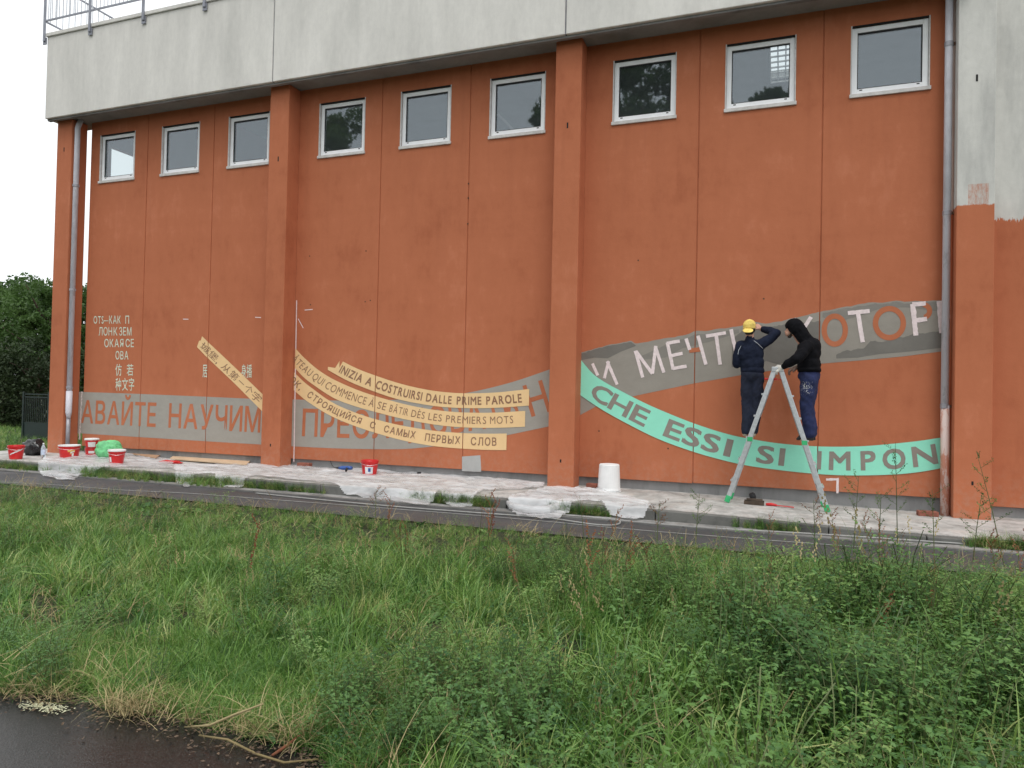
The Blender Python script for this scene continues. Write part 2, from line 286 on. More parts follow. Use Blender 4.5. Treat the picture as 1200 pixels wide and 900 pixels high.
def finish(me, name, mat, parent, smooth=False, bevel=0.0):
    me.materials.append(mat)
    if smooth: me.polygons.foreach_set('use_smooth', [True]*len(me.polygons))
    o = bpy.data.objects.new(name, me); col.objects.link(o)
    if parent is not None: o.parent = parent
    ORI[o.name] = origin(parent)
    if bevel:
        b = o.modifiers.new('bevel', 'BEVEL'); b.width = bevel; b.segments = 2; b.limit_method = 'ANGLE'
    return o
def empty(name, loc):
    o = bpy.data.objects.new(name, None); col.objects.link(o); o.location = loc; o.empty_display_size = .2; ORI[o.name] = Vector(loc); return o
def tag(o, label=None, cat=None, group=None, kind=None):
    if label: o['label'] = label
    if cat: o['category'] = cat
    if group: o['group'] = group
    if kind: o['kind'] = kind
    return o
def smoothstep(a, b, x):
    t = max(0, min(1, (x-a)/(b-a))); return t*t*(3-2*t)
def slabz(x): return -.055*smoothstep(12.5, 16.5, x)
def nz(x, y=0.0, z=0.0): return mnoise.noise(Vector((x, y, z)))

# ================================================================== SETTING
GZ = -.125
L, CW, CD, H, ZB, PY = 5.5242, .4243, .3323, 7.0, .146, .5568
JT = (2.1866, 3.9109); OW = (.8553, 2.5657, 4.2721); WW, WZ0, WZ1 = .9775, 5.7301, 6.739
# ground to the horizon, with a slight relief near the camera
mb = MB(); xs = [-900, -300, -100, -40] + [-20+i*1.0 for i in range(56)] + [60, 150, 400, 900]; ys = [-900, -300, -100, -50] + [-24+i*1.0 for i in range(56)] + [60, 150, 400, 900]
def gz(x, y):
    a = smoothstep(-3.5, -4.5, y); return GZ - .012 + (.05*nz(x*.5, y*.5) if a > 0 and abs(x-10) < 26 and y > -22 else 0)*a*(1-smoothstep(-7.6, -8.4, y)*smoothstep(13.6, 12.6, x))
for y in ys:
    for x in xs: mb.v.append((x, y, gz(x, y)))
nx = len(xs)
for j in range(len(ys)-1):
    for i in range(nx-1): mb.f.append((j*nx+i, j*nx+i+1, (j+1)*nx+i+1, (j+1)*nx+i))
tag(mb.build('ground', MT['ground'], smooth=True), kind='structure')
# pavement along the wall
KY = -1.98
pav = empty('pavement', (8, -1, 0)); tag(pav, kind='structure')
mb = MB(); N = 90
for i in range(N+1):
    x = -1.0+i*(25.0/N); mb.v += [(x, .3, slabz(x)), (x, KY+.14, slabz(x)), (x, KY+.14, -.3)]
for i in range(N): a = i*3; mb.f += [(a, a+1, a+4, a+3), (a+1, a+2, a+5, a+4)]
mb.build('slab', MT['slab'], pav)
for i in range(25):
    x0 = -1+i; k = MB(); j = .006*math.sin(i*7.3)
    z1a, z1b = slabz(x0)+j, slabz(x0+1)+j
    k.add([(x0+.006, KY+j, -.3), (x0+.994, KY+j, -.3), (x0+.994, KY+.134, -.3), (x0+.006, KY+.134, -.3), (x0+.006, KY+j, z1a), (x0+.994, KY+j, z1b), (x0+.994, KY+.134, z1b), (x0+.006, KY+.134, z1a)],
          [(3, 2, 1, 0), (4, 5, 6, 7), (0, 1, 5, 4), (1, 2, 6, 5), (2, 3, 7, 6), (3, 0, 4, 7)])
    k.build('kerb_stone', MT['kerb'], pav, bevel=.012)
# gutter strip between kerb and path
mb = MB().add([(-12, KY, GZ+.001), (-12, -2.36, GZ+.001), (26, -2.36, GZ+.001), (26, KY, GZ+.001)], [(0, 1, 2, 3)]); tag(mb.build('gutter', MT['gutter']), kind='structure')
mb = MB().add([(-30, -2.36, GZ+.005), (-30, -3.46, GZ+.005), (40, -3.46, GZ+.005), (40, -2.36, GZ+.005)], [(0, 1, 2, 3)]); tag(mb.build('path', MT['path']), kind='structure')
mb = MB()
for i in range(40):
    x0 = -10+i*.9; a = -2.36+.006*math.sin(i*3.1); mb.box(x0+.004, x0+.896, a-.02, a+.055, GZ-.1, GZ+.022)
tag(mb.build('path_edging', mk_concrete('path edging', (.16, .16, .155), (.08, .08, .08), streak=False)), kind='structure')
# wet tarmac in the near left corner
edge = [onZ(px, py, GZ+.01) for px, py in [(-500, 800), (-250, 806), (-120, 812), (0, 817), (45, 814), (95, 818), (130, 832), (180, 836), (225, 850), (290, 862), (335, 876), (372, 884), (385, 905), (400, 940), (420, 1000), (430, 1300)]]
mb = MB(); fine = []
for a, b in zip(edge[:-1], edge[1:]):
    for k in range(6):
        p = a.lerp(b, k/6); p = p + Vector((nz(p.x*4, p.y*4), nz(p.x*4, p.y*4, 5), 0))*.05; fine.append((p.x, p.y, GZ+.010))
mb.add(fine + [(14.5, -16, GZ+.010), (-6, -16, GZ+.010)], [tuple(range(len(fine)+2))]); tag(mb.build('tarmac', MT['wet']), kind='structure')

# ================================================================== BUILDING
bld = empty('building', (8.3, 3, 0)); tag(bld, 'large orange plastered hall with pale concrete parapet and a row of small windows', 'building')
B = bld
def panel(x0, x1, z0, z1, hole=None, mat=None, label=None):
    k = MB(); y0, y1 = 0, .22
    if hole is None: k.box(x0, x1, y0, y1, z0, z1)
    else:
        a, b, c, d = hole
        o = [(x0, z0), (x1, z0), (x1, z1), (x0, z1)]; i = [(a, c), (b, c), (b, d), (a, d)]
        for y, fl in ((y0, 0), (y1, 1)):
            n0 = len(k.v); k.v += [(x, y, z) for x, z in o+i]
            for q in range(4):
                r = (q+1) % 4; f = (n0+q, n0+r, n0+4+r, n0+4+q); k.f.append(f if not fl else f[::-1])
        for q in range(4):
            r = (q+1) % 4; k.f.append((q, 8+q, 8+r, r)); k.f.append((4+q, 4+r, 12+r, 12+q))
    o = k.build('wall_panel', mat or MT['orange'], B, bevel=.006)
    if label: o['label'] = label
    return o
G = .0075
wins = []
for i in range(3):
    X0 = i*L; e = [X0+(CW-.02 if i else .585), X0+JT[0], X0+JT[1], X0+L+.02]
    for k in range(3):
        a = e[k]+(G if k else 0); b = e[k+1]-(G if k < 2 else 0); wx = X0+OW[k]
        panel(a, b, ZB+.006*math.sin(i*3+k), H+.06, (wx, wx+WW, WZ0, WZ1)); wins.append((i*3+k, wx))
    for k in (1, 2): MB().box(e[k]-.04, e[k]+.04, .014, .10, ZB+.02, H+.04).build('joint_filler', MT['orange'], B)
wr = panel(3*L+CW-.02, 3*L+JT[0]-G, ZB-.06, 9.5, None, MT['wallR'], 'bare grey wall panel with orange paint only on its lower part')
panel(3*L+JT[0]+G, 3*L+JT[1], ZB-.06, 9.5, None, MT['wallR'], 'bare grey wall panel with orange paint only on its lower part')
MB().box(.60, 24, .045, .2, -.3, ZB+.03).build('plinth', MT['plinth'], B)
# columns
for i in range(4):
    x0 = i*L; k = MB(); zb = (-.05, .0, -.02, -.12)[i]; zt = H+.02 if i < 3 else 9.5
    k.box(x0, x0+CW, -CD, (.03 if i == 0 else -.0015), zb, zt); c = k.build('column', MT['orange'] if i < 3 else MT['col4'], B, bevel=.008)
    if i == 3: c['label'] = 'column painted orange only up to half its height'
    if i == 0: c['label'] = 'corner column standing free of the wall'
    for z in ([5.62, .38] if i else [6.35]):
        s = MB().box(x0+CW*.5-.012, x0+CW*.5+.012, -CD-.002, -CD+.03, z, z+.09 if z > 1 else z+.05).build('anchor_slot', MT['dark'], B)
# windows
for idx, wx in wins:
    fo = MB(); y0, y1 = .035, .10; t = .070
    a, b, c, d = wx+.012, wx+WW-.012, WZ0+.045, WZ1-.02
    # outer frame butted: stiles full height, rails between
    fo.box(a, a+t, y0, y1, c, d); fo.box(b-t, b, y0, y1, c, d); fo.box(a+t, b-t, y0+.001, y1, c, c+t); fo.box(a+t, b-t, y0+.001, y1, d-t, d)
    w_ = fo.build('window', MT['frame'], B, bevel=.004)
    if idx == 0: w_['label'] = 'leftmost window with daylight showing through it'
    g = MB(); g.box(a+t-.01, b-t+.01, y0+.028, y0+.040, c+t-.01, d-t+.01); g.build('pane', MT['glass'], w_)
    gk = MB(); q = .012; g0, g1, g2, g3 = a+t, b-t, c+t, d-t
    gk.box(g0, g0+q, y0+.012, y0+.026, g2, g3); gk.box(g1-q, g1, y0+.012, y0+.026, g2, g3); gk.box(g0+q, g1-q, y0+.012, y0+.026, g2, g2+q); gk.box(g0+q, g1-q, y0+.012, y0+.026, g3-q*1.6, g3)
    gk.build('gasket', MT['gasket'], w_)
    MB().box(wx-.018, wx+WW+.018, -.028, .05, WZ0-.022, WZ0+.03).build('window_sill', MT['sill'], w_, bevel=.004)
    jl = MB(); jl.box(wx-.006, wx+.011, -.006, .03, WZ0+.032, WZ1); jl.build('jamb_edge', MT['sill'], w_); MB().box(wx+WW-.011, wx+WW+.004, -.004, .03, WZ0+.032, WZ1).build('jamb_edge', MT['sill'], w_)
    for sx in (a+t+.05, b-t-.05): MB().box(sx-.018, sx+.018, y0-.003, y0+.01, c+.045, c+.058).build('drain_slot', MT['dark'], w_)
    bk = MB(); bk.box(wx-.008, wx+WW+.008, .0, .034, WZ1-.018, WZ1-.001); bk.build('head_shadow_strip', MT['dark'], w_)  # solid dark strip standing in for the shadow line above the frame
# fascia / parapet
fx = [-.085, L+CW/2, 2*L+CW/2, 3*L+CW/2, 24]
for i in range(4):
    a, b = fx[i]+(0 if i == 0 else .012), fx[i+1]-.012
    if i == 3: break
    k = MB(); k.box(a, b, -PY, -PY+.16, H, 8.72); k.build('parapet_panel', MT['concrete'], B, bevel=.012)
for i in (1, 2): MB().box(fx[i]-.02, fx[i]+.02, -PY+.02, -PY+.14, H+.01, 8.70).build('parapet_seam', MT['seam'], B)
MB().box(-.085, -.01, -PY+.163, .3, H+.001, 8.72).build('parapet_return', MT['concrete'], B)
MB().box(fx[0]-.015, fx[3]-.012, -PY-.03, .1, 8.722, 8.80).build('parapet_coping', MT['concrete'], B, bevel=.01)
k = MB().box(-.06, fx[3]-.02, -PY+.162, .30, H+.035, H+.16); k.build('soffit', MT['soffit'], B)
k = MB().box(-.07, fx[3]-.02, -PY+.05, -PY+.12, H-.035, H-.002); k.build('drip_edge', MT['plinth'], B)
# hall behind the glass: gable wall with its own window, back wall, roof with rooflights
k = MB(); k.box(.60, .72, .225, .38, -.3, 8.5); k.box(.60, .72, 2.4, 14, -.3, 8.5); k.box(.60, .72, .38, 2.4, -.3, 5.4); k.box(.60, .72, .38, 2.4, 6.64, 8.5); k.build('gable_wall', MT['orange'], B)
MB().box(.852, 24, 13.7, 14, -.3, 8.5).build('rear_wall', MT['interior'], B)
MB().box(24, 24.2, .3, 14, -.3, 9.5).build('far_gable_wall', MT['interior'], B)
MB().box(.852, 24, .5, 13.7, 3.1, 3.3).build('upper_floor', MT['interior'], B)
# roof slab in strips leaving two openings
k = MB(); zr0, zr1 = 8.505, 8.7
def roof(x0, x1, y0, y1): k.box(x0, x1, y0, y1, zr0, zr1)
roof(.60, 7.3, .0, 14); roof(7.3, 7.62, .0, 14); roof(7.70, 8.0, .0, 14); roof(7.62, 7.70, .0, 4.4); roof(7.62, 7.70, 7.6, 14); roof(8.0, 14.15, .0, 14); roof(14.15, 14.75, .0, 4.05); roof(14.15, 14.75, 5.6, 14); roof(14.75, 24, .0, 14)
k.build('roof', MT['soffit'], B)
for i in range(5): MB().box(14.15+i*.15-.012, 14.15+i*.15+.012, 4.05, 5.6, 8.43, 8.50).build('rooflight_bar', MT['beam'], B)
for i in range(7): MB().box(14.14, 14.76, 4.05+i*.25-.015, 4.05+i*.25+.015, 8.40, 8.428).build('rooflight_bar', MT['beam'], B)
# bare concrete patch left in the middle bay
p0, p1 = W2(541, 551), W2(563, 535)
a0 = W2(541.5, 535); a1 = W2(563, 533.5); a2 = W2(564, 553); a3 = W2(541.5, 552)
MB().add([(a0[0], -.002, a0[1]), (a1[0], -.002, a1[1]), (a2[0], -.002, a2[1]), (a3[0], -.002, a3[1])], [(0, 3, 2, 1)]).build('bare_patch', MT['bare'], B)
# drainpipes
def pipe(pts, r, mat, name='drainpipe', n=14):
    k = MB(); k.tube(pts, r, n); return k.build(name, mat, B, smooth=True)
xl = CW+.075; yl = -.26
d0 = pipe([(xl+.02, yl+.05, 7.03), (xl+.01, yl+.02, 6.93), (xl, yl, 6.84), (xl, yl, 1.02)], .052, MT['pipesmear0'])
MB().tube([(xl, yl, 1.30), (xl, yl, .86), (xl+.015, yl-.01, .74)], [.060, .060, .040], 14).build('pipe_shoe', MT['pipesmear0'], d0, smooth=True)
MB().tube([(xl, yl, .80), (xl-.005, yl, .02)], .040, 12).build('lower_pipe', MT['pipe'], d0, smooth=True)
for z in (1.35, 3.4, 5.6): MB().tube([(xl, yl, z), (xl, yl, z+.05)], .062, 14).build('pipe_bracket', MT['pipe'], d0)
xr = 3*L-.078; yr = -.16
d1 = pipe([(xr, yr, 9.5), (xr, yr, 1.38)], .047, MT['pipesmear'])
MB().tube([(xr+.005, yr, 1.40), (xr+.012, yr-.01, -.06)], .052, 14).build('lower_pipe', MT['pipesmear'], d1, smooth=True)
for z in (1.36, 3.93, 6.2): MB().tube([(xr, yr, z), (xr, yr, z+.06)], .054, 14).build('pipe_bracket', MT['pipe'], d1); MB().box(xr, xr+.14, yr-.012, yr+.012, z+.01, z+.05).build('pipe_clamp', MT['rust'], d1)

# ------------------------------------------------------------------ painted bands and ribbons on the wall
JX = [i*L+j for i in range(3) for j in JT]
def interp(P, x):
    P = sorted(P)
    if x <= P[0][0]: return P[0][1]
    for (xa, ya), (xb, yb) in zip(P[:-1], P[1:]):
        if x <= xb: return ya+(yb-ya)*(x-xa)/max(1e-9, xb-xa)
    return P[-1][1]
def spline(P, n=6):
    """smooth a traced edge (Catmull-Rom)"""
    out = []; P = [Vector((a, b)) for a, b in P]
    for i in range(len(P)-1):
        p0, p1, p2, p3 = P[max(i-1, 0)], P[i], P[i+1], P[min(i+2, len(P)-1)]
        for k in range(n):
            t = k/n; q = .5*((2*p1)+(-p0+p2)*t+(2*p0-5*p1+4*p2-p3)*t*t+(-p0+3*p1-3*p2+p3)*t**3); out.append((q.x, q.y))
    out.append((P[-1].x, P[-1].y)); return out
def edgeW(P, sm=True): return [W2(a, b) for a, b in (spline(P) if sm else P)]
def band(name, top, bot, mat, off, label=None, sm=True, rough=0, parent=None):
    T = edgeW(top, sm); Bt = edgeW(bot, sm); x0 = min(min(T)[0], min(Bt)[0]); x1 = max(max(T)[0], max(Bt)[0])
    xs = set(x0+(x1-x0)*i/90 for i in range(91)) | {p[0] for p in T} | {p[0] for p in Bt}
    for j in JX:
        if x0 < j < x1: xs = {x for x in xs if abs(x-j) > G+.001} | {j-G, j+G}
    xs = sorted(xs); k = MB(); prev = None
    for x in xs:
        zt, zb = interp(T, x), interp(Bt, x)
        if rough: zt += rough*(nz(x*6, 3)+.5*nz(x*23, 9))
        if zt < zb+.0005: zt = zb+.0005
        k.v += [(x, off, zb), (x, off, zt)]; n = len(k.v)
        if prev is not None and not any(abs((prev+x)/2-j) < G*.9 for j in JX): k.f.append((n-4, n-2, n-1, n-3))
        prev = x
    o = k.build(name, mat, parent or B)
    if label: o['label'] = label
    return o
# glyphs
GC = {}
def glyph(ch, bold=0.0):
    key = (ch, bold)
    if key in GC: return GC[key]
    c = bpy.data.curves.new('glyph', 'FONT'); c.body = ch; c.size = 1; c.resolution_u = 3
    o = bpy.data.objects.new('glyph', c); col.objects.link(o); dg = bpy.context.evaluated_depsgraph_get()
    me = bpy.data.meshes.new_from_object(o.evaluated_get(dg)); vs = [tuple(v.co[:2]) for v in me.vertices]; fs = [tuple(p.vertices) for p in me.polygons]
    bpy.data.objects.remove(o); bpy.data.curves.remove(c); bpy.data.meshes.remove(me)
    if not vs: vs = [(0, 0), (.3, 0)]; fs = []
    GC[key] = (vs, fs, min(v[0] for v in vs), max(v[0] for v in vs)); return GC[key]
CAPH = max(v[1] for v in glyph('H')[0])
class Ribbon:
    """maps (x in the photo along the strip, height 0..1) to the wall: a midline between two traced edges and its normal"""
    def __init__(s, top, bot, sm=True):
        T = spline(top) if sm else top; Bt = spline(bot) if sm else bot
        x0 = (top[0][0]+bot[0][0])/2; x1 = (top[-1][0]+bot[-1][0])/2; n = 240; s.n = n; s.P = []; s.Wd = []
        xs = [x0+(x1-x0)*i/n for i in range(n+1)]
        mid = [Vector((x, (interp(T, x)+interp(Bt, x))/2)) for x in xs]
        for _ in range(30): mid = [mid[0]]+[(mid[i-1]+mid[i]*2+mid[i+1])/4 for i in range(1, n)]+[mid[-1]]
        d = [0]
        for a, b in zip(mid[:-1], mid[1:]): d.append(d[-1]+(b-a).length)
        s.len = d[-1]; j = 0
        for i in range(n+1):
            t = d[-1]*i/n
            while j < n-1 and d[j+1] < t: j += 1
            s.P.append(mid[j].lerp(mid[j+1], (t-d[j])/max(1e-9, d[j+1]-d[j])))
        s.N = []
        for i in range(n+1):
            g = (s.P[min(i+1, n)]-s.P[max(i-1, 0)]).normalized(); s.N.append(Vector((g.y, -g.x)))
            s.Wd.append((interp(Bt, s.P[i].x)-interp(T, s.P[i].x))*abs(g.x))
    def t_of_x(s, x):
        if x <= s.P[0].x: return (x-s.P[0].x)/max(1e-9, s.P[1].x-s.P[0].x)/s.n
        for i in range(s.n):
            if s.P[i].x <= x <= s.P[i+1].x: return (i+(x-s.P[i].x)/max(1e-9, s.P[i+1].x-s.P[i].x))/s.n
        return 1
    def at(s, t, h):
        u = t*s.n; i = max(0, min(s.n-1, int(u))); f = u-i
        return s.P[i].lerp(s.P[i+1], f)+s.N[i].lerp(s.N[i+1], max(0, min(1, f)))*(h-.5)*(s.Wd[i]+(s.Wd[i+1]-s.Wd[i])*max(0, min(1, f)))
def write(rb, words, mat, off, h0, h1, bold=0.0, gap=.13, parent=None, cjk=False, capref=None):
    """words: (text, x0, x1) with x in photo pixels along the ribbon; each glyph one 'letter'"""
    for text, x0, x1 in words:
        t0, t1 = rb.t_of_x(x0), rb.t_of_x(x1); gl = [glyph(c, bold) for c in text]
        gp = gap*CAPH/.7; bo_ = max(0, bold); tot = sum(g[3]-g[2]+2*bo_ for g in gl)+gp*(len(gl)-1); u = 0
        for ch, g in zip(text, gl):
            vs, fs, a, b = g; y0 = 0; ch_ = capref or CAPH
            if cjk: y0 = -.09; ch_ = .93
            if ch in ',、': y0 = 0; ch_ = CAPH
            k = MB(); vv = []
            sh = [(0, 0)] if bold <= 0 else [(-bold, -bold), (bold, bold), (bold, -bold), (-bold, bold), (0, 0)]
            for q, (sx_, sy_) in enumerate(sh):          # a heavier stroke is several shifted coats of the glyph
                vv = []
                for vx, vy in vs:
                    t = t0+(t1-t0)*(u+(vx+sx_+bo_-a))/tot; hh = h0+(h1-h0)*(vy+sy_+bo_-y0)/(ch_+2*bo_); p = rb.at(t, hh) ; w_ = W2(p.x, p.y); vv.append((w_[0], off-q*.00015, w_[1]))
                for fi, f_ in enumerate(fs): k.add([(vv[i][0], vv[i][1]-fi*.000004, vv[i][2]) for i in f_], [tuple(range(len(f_)))])
            # faces must look at the camera (-Y)
            k.build('letter', mat, parent)
            u += b-a+gp+2*bo_
def strokes(segs, wpx, mat, off, parent, name='letter', jit=.0):
    k = MB()
    for (ax, ay, bx, by) in segs:
        a = Vector(W2(ax, ay)); b = Vector(W2(bx, by)); d = (b-a); ln = d.length; d.normalize(); nn = Vector((-d.y, d.x))*wpx/2/75; m = max(2, int(ln/.03)); o = len(k.v)
        off -= .0004
        for i in range(m+1):
            p = a+d*ln*i/m; e1 = 1+jit*nz(p.x*40, p.y*40); e2 = 1+jit*nz(p.x*40, p.y*40, 9); q, r = p+nn*e1, p-nn*e2
            k.v += [(q.x, off, q.y), (r.x, off, r.y)]
        for i in range(m): k.f.append((o+2*i, o+2*i+1, o+2*i+3, o+2*i+2))
    return k.build(name, mat, parent)
def ring(cx, cy, rx, ry, w, mat, off, parent, a0=0, a1=360):
    k = MB(); n = 40
    for i in range(n+1):
        a = R(a0+(a1-a0)*i/n)
        for s in (1, 0):
            p = W2(cx+(rx-(w if not s else 0))*math.cos(a), cy-(ry-(w if not s else 0))*math.sin(a)); k.v.append((p[0], off, p[1]))
    for i in range(n): k.f.append((2*i, 2*i+2, 2*i+3, 2*i+1))
    return k.build('letter', mat, parent)

# bay 1
topA = [(93, 459.2), (160, 461.5), (220, 464), (283, 466.8), (307.5, 468)]; botA = [(91, 507.6), (160, 512), (240, 517), (307, 521)]
bA = band('painted_band', topA, botA, MT['bandlite'], -.002, 'pale grey painted band with orange Cyrillic capitals at the left end of the wall')
rA = Ribbon([(88, 470), (310, 478.3)], [(88, 495.3), (310, 507.3)], False)
write(rA, [('АВАЙТЕ', 95.5, 183), ('НАУЧИМ', 198, 305.5)], MT['orange'], -.0035, 0, 1, .012, .12, bA)
topB = [(231.2, 406), (233.5, 399.5), (235.5, 399), (237, 394), (242.8, 399.7), (276, 431), (309, 463)]; botB = [(231.2, 406.8), (241, 417), (274.7, 449), (309, 483.5)]
bB = band('painted_ribbon', topB, botB, MT['cream'], -.005, 'short cream ribbon slanting down with Chinese characters', sm=False)
rB = Ribbon([(238, 396.5), (309, 463)], [(231.5, 407), (307, 482)], False)
write(rB, [('城', 236.2, 245.5), ('堡', 246, 254.8), (',', 255.6, 257), ('从', 261.5, 269.5), ('第', 270.5, 278.5), ('一', 280.2, 286), ('个', 287.8, 295.5), ('字', 296.5, 305)], MT['brownink'], -.0068, .16, .84, 0, .1, bB, True)
st = empty('painted_lettering', (2, 0, 2)); st.parent = B; st.location = Vector((2, 0, 2))-bld.location; ORI[st.name] = Vector((2, 0, 2)); st['label'] = 'stencilled pale lettering in short stacked lines on the left bay'
def line(words, x0, x1, yt0, yb0, slope=.045, cjk=False, bold=.006, mat='paletext', par=None):
    rb = Ribbon([(x0, yt0), (x1, yt0+slope*(x1-x0))], [(x0, yb0), (x1, yb0+slope*(x1-x0))], False)
    write(rb, words, MT[mat], -.0025, 0, 1, bold, .16, par or st, cjk)
line([('OTS', 109.8, 121.5), ('–', 122, 127), ('КАК', 128, 141.5), ('П', 147, 151.4)], 109, 153, 370.5, 379.3, .0)
line([('ЛОН', 115.8, 131.5), ('К', 133.3, 137.7), ('ЗЕМ', 139.8, 154.2)], 115, 156, 384, 393.2, .0)
line([('ОКАЯ', 122.4, 144.8), ('СЕ', 147.3, 157)], 122, 158, 397.8, 406.8, .0)
line([('ОВА', 135.5, 150.5)], 135, 158, 412, 421.2, .0)
line([('仿', 135.5, 142.7), ('若', 148.7, 156.3)], 135, 158, 426.5, 440.5, .0, True)
line([('种文字', 135.5, 157.3)], 135, 158, 443, 458, .0, True)
line([('居', 237.6, 243)], 237, 244, 426.5, 442.5, .0, True)
line([('身', 282.8, 288.6), ('播', 289, 295.4)], 282, 296, 427, 443, .0, True)
for i, (a, b, c, d) in enumerate([(214.6, 374, 221, 374.1), (299, 371.8, 306, 372.2), (357, 363.4, 366.5, 362.6), (349.5, 373.5, 355.5, 384.5)]):
    strokes([(a, b, c, d)], 1.2, MT['tape'], -.002, B, 'paint_mark')
strokes([(968, 562, 983, 561.5), (981.6, 561, 981.2, 578)], 2.4, MT['tape'], -.002, B, 'paint_mark', .5)
tp = strokes([(347.9, 352, 344.6, 541)], 1.7, MT['tape'], -.0055, B, 'masking_strip'); tp['label'] = 'long thin white strip beside the second column'
tp = strokes([(96.3, 459, 93.4, 515)], 3.2, simple('chipped plaster', (.60, .55, .52), .9, 0, .25, 30), -.005, B, 'masking_strip', 1.2); tp['label'] = 'ragged white strip at the left end of the wall'
for a, b in [(429, 294), (363, 300), (364, 357), (428, 353.5), (434, 352), (352.5, 450), (1049, 358), (748, 305), (549, 215), (548.6, 232), (548.3, 262), (895, 350), (702, 505), (783, 525.5)]:
    q_ = W2(a, b); MB().box(q_[0]-.012, q_[0]+.011, -.0025, .01, q_[1]-.012, q_[1]+.010).build('plaster_chip', MT['rust'], B)
# bay 2
topC = [(342, 468), (385, 469.2), (430, 469.5), (470, 468), (510, 465.2), (553, 459.3), (600, 447.8), (644, 433)]; botC = [(342, 523), (390, 525.3), (436, 526.3), (477, 526), (521, 521.5), (560, 516), (594, 510), (644, 499.5)]
bC = band('painted_band', topC, botC, MT['bandlite'], -.002, 'pale grey painted band half hidden under cream ribbons')
rC = Ribbon([(342, 480.2), (400, 482), (450, 482.4), (500, 479), (560, 469.5), (600, 458.5), (650, 443)], [(342, 510.5), (400, 513), (450, 513.5), (500, 511), (560, 504), (600, 495), (650, 481)])
write(rC, [('ПРЕСЛЕДОВАТЬ', 354.5, 606), ('Н', 618, 641)], MT['orange'], -.0035, 0, 1, .012, .12, bC)
top1 = [(384.6, 430), (396.5, 431.5), (393.5, 428.5), (399.6, 427.2), (397.6, 424.6), (400, 422.3)]
e1t = [(399.9, 422.5), (420, 432.5), (442, 440.7), (466, 448.6), (490, 454.6), (515, 458.8), (543.3, 460.8), (580, 460), (619.3, 456)]
e1b = [(384.7, 433.6), (410, 447.3), (442, 460), (466, 467.7), (490, 472.8), (515, 476.5), (543, 478.2), (580, 478), (620, 475.3)]
b1 = band('painted_ribbon', [(384.6, 429.9), (393, 431.2), (398, 431)]+[(398.2, 423)]+spline(e1t)[1:], spline(e1b), MT['cream'], -.0075, 'upper cream ribbon with bold Italian capitals', sm=False)
r1 = Ribbon([(391, 417.5)]+e1t, e1b)
write(r1, [('INIZIA', 399.3, 425), ('A', 429.5, 436.2), ('COSTRUIRSI', 441.2, 495), ('DALLE', 499.8, 529.5), ('PRIME', 535.5, 564.3), ('PAROLE', 570, 611.5)], MT['brownink'], -.0092, .22, .77, .022, .14, b1)
e2t = [(346.5, 408.5), (357, 419.5), (370, 431), (383, 440), (396.7, 447.3), (418, 456.5), (442, 464.7), (466, 471.5), (490, 477), (515, 481), (543, 483.3), (580, 483.5), (614, 481.5)]
e2b = [(346.5, 432), (357, 443), (370, 452.7), (383, 461.5), (396.7, 469), (418, 476.6), (442, 483.3), (466, 489.4), (490, 494.3), (515, 498.3), (543.3, 500.8), (580, 501.4), (615.3, 500)]
b2 = band('painted_ribbon', e2t, e2b, MT['cream'], -.0065, 'middle cream ribbon with thin French capitals')
r2 = Ribbon(e2t, e2b)
write(r2, [('ÂTEAU', 344.5, 365.3), ('QUI', 367.6, 379.5), ('COMMENCE', 382.5, 429.5), ('À', 433, 438.8), ('SE', 443, 452.7), ('BÂTIR', 457, 478.7), ('DÈS', 482.5, 498), ('LES', 502.5, 518), ('PREMIERS', 523, 570), ('MOTS', 574.5, 601.5)], MT['brownink'], -.0082, .26, .74, -.012, .16, b2)
e3t = [(345, 436.3), (357, 448), (370, 458), (383, 467.5), (396.7, 475.2), (417, 483.7), (436.7, 490.2), (463, 497), (490, 502), (515, 505.4), (543.3, 507.5), (570, 508.2), (593.5, 508)]
e3b = [(345, 457.6), (357, 468), (370, 476.8), (383, 484.8), (396.7, 491.5), (417, 499.6), (436.7, 506.2), (463, 513.8), (490, 519.8), (515, 523.5), (543, 525.8), (570, 527.2), (593.5, 527.4)]
b3 = band('painted_ribbon', e3t, e3b, MT['cream'], -.0055, 'lowest cream ribbon with bold Cyrillic capitals')
r3 = Ribbon(e3t, e3b)
write(r3, [('ОК,', 341, 353.4), ('СТРОЯЩИЙСЯ', 361.5, 423.6), ('С', 434, 440), ('САМЫХ', 450.5, 487), ('ПЕРВЫХ', 498.5, 539.5), ('СЛОВ', 552, 582)], MT['brownink'], -.0072, .26, .74, .014, .2, b3)
# bay 3: upper grey band, green ribbon
topD = [(680.5, 413.5), (700, 407.5), (725, 402), (740, 399.3), (744, 402.5), (752, 402), (775, 397), (800, 393), (813, 389), (840, 386), (862, 383), (885, 377.5), (897, 379), (915, 376), (935, 372), (962, 365), (990, 360), (1017, 354.5), (1060, 353), (1111, 352)]
botD = [(680, 486.3), (700, 475.5), (746.7, 463.3), (813, 449.3), (870, 439.3), (933, 430), (964, 426), (1006.6, 422.5), (1060, 417.5), (1110, 411)]
bD = band('painted_band', topD, botD, MT['band'], -.002, 'grey painted band with masking tape letters above the mint ribbon', sm=False, rough=.02)
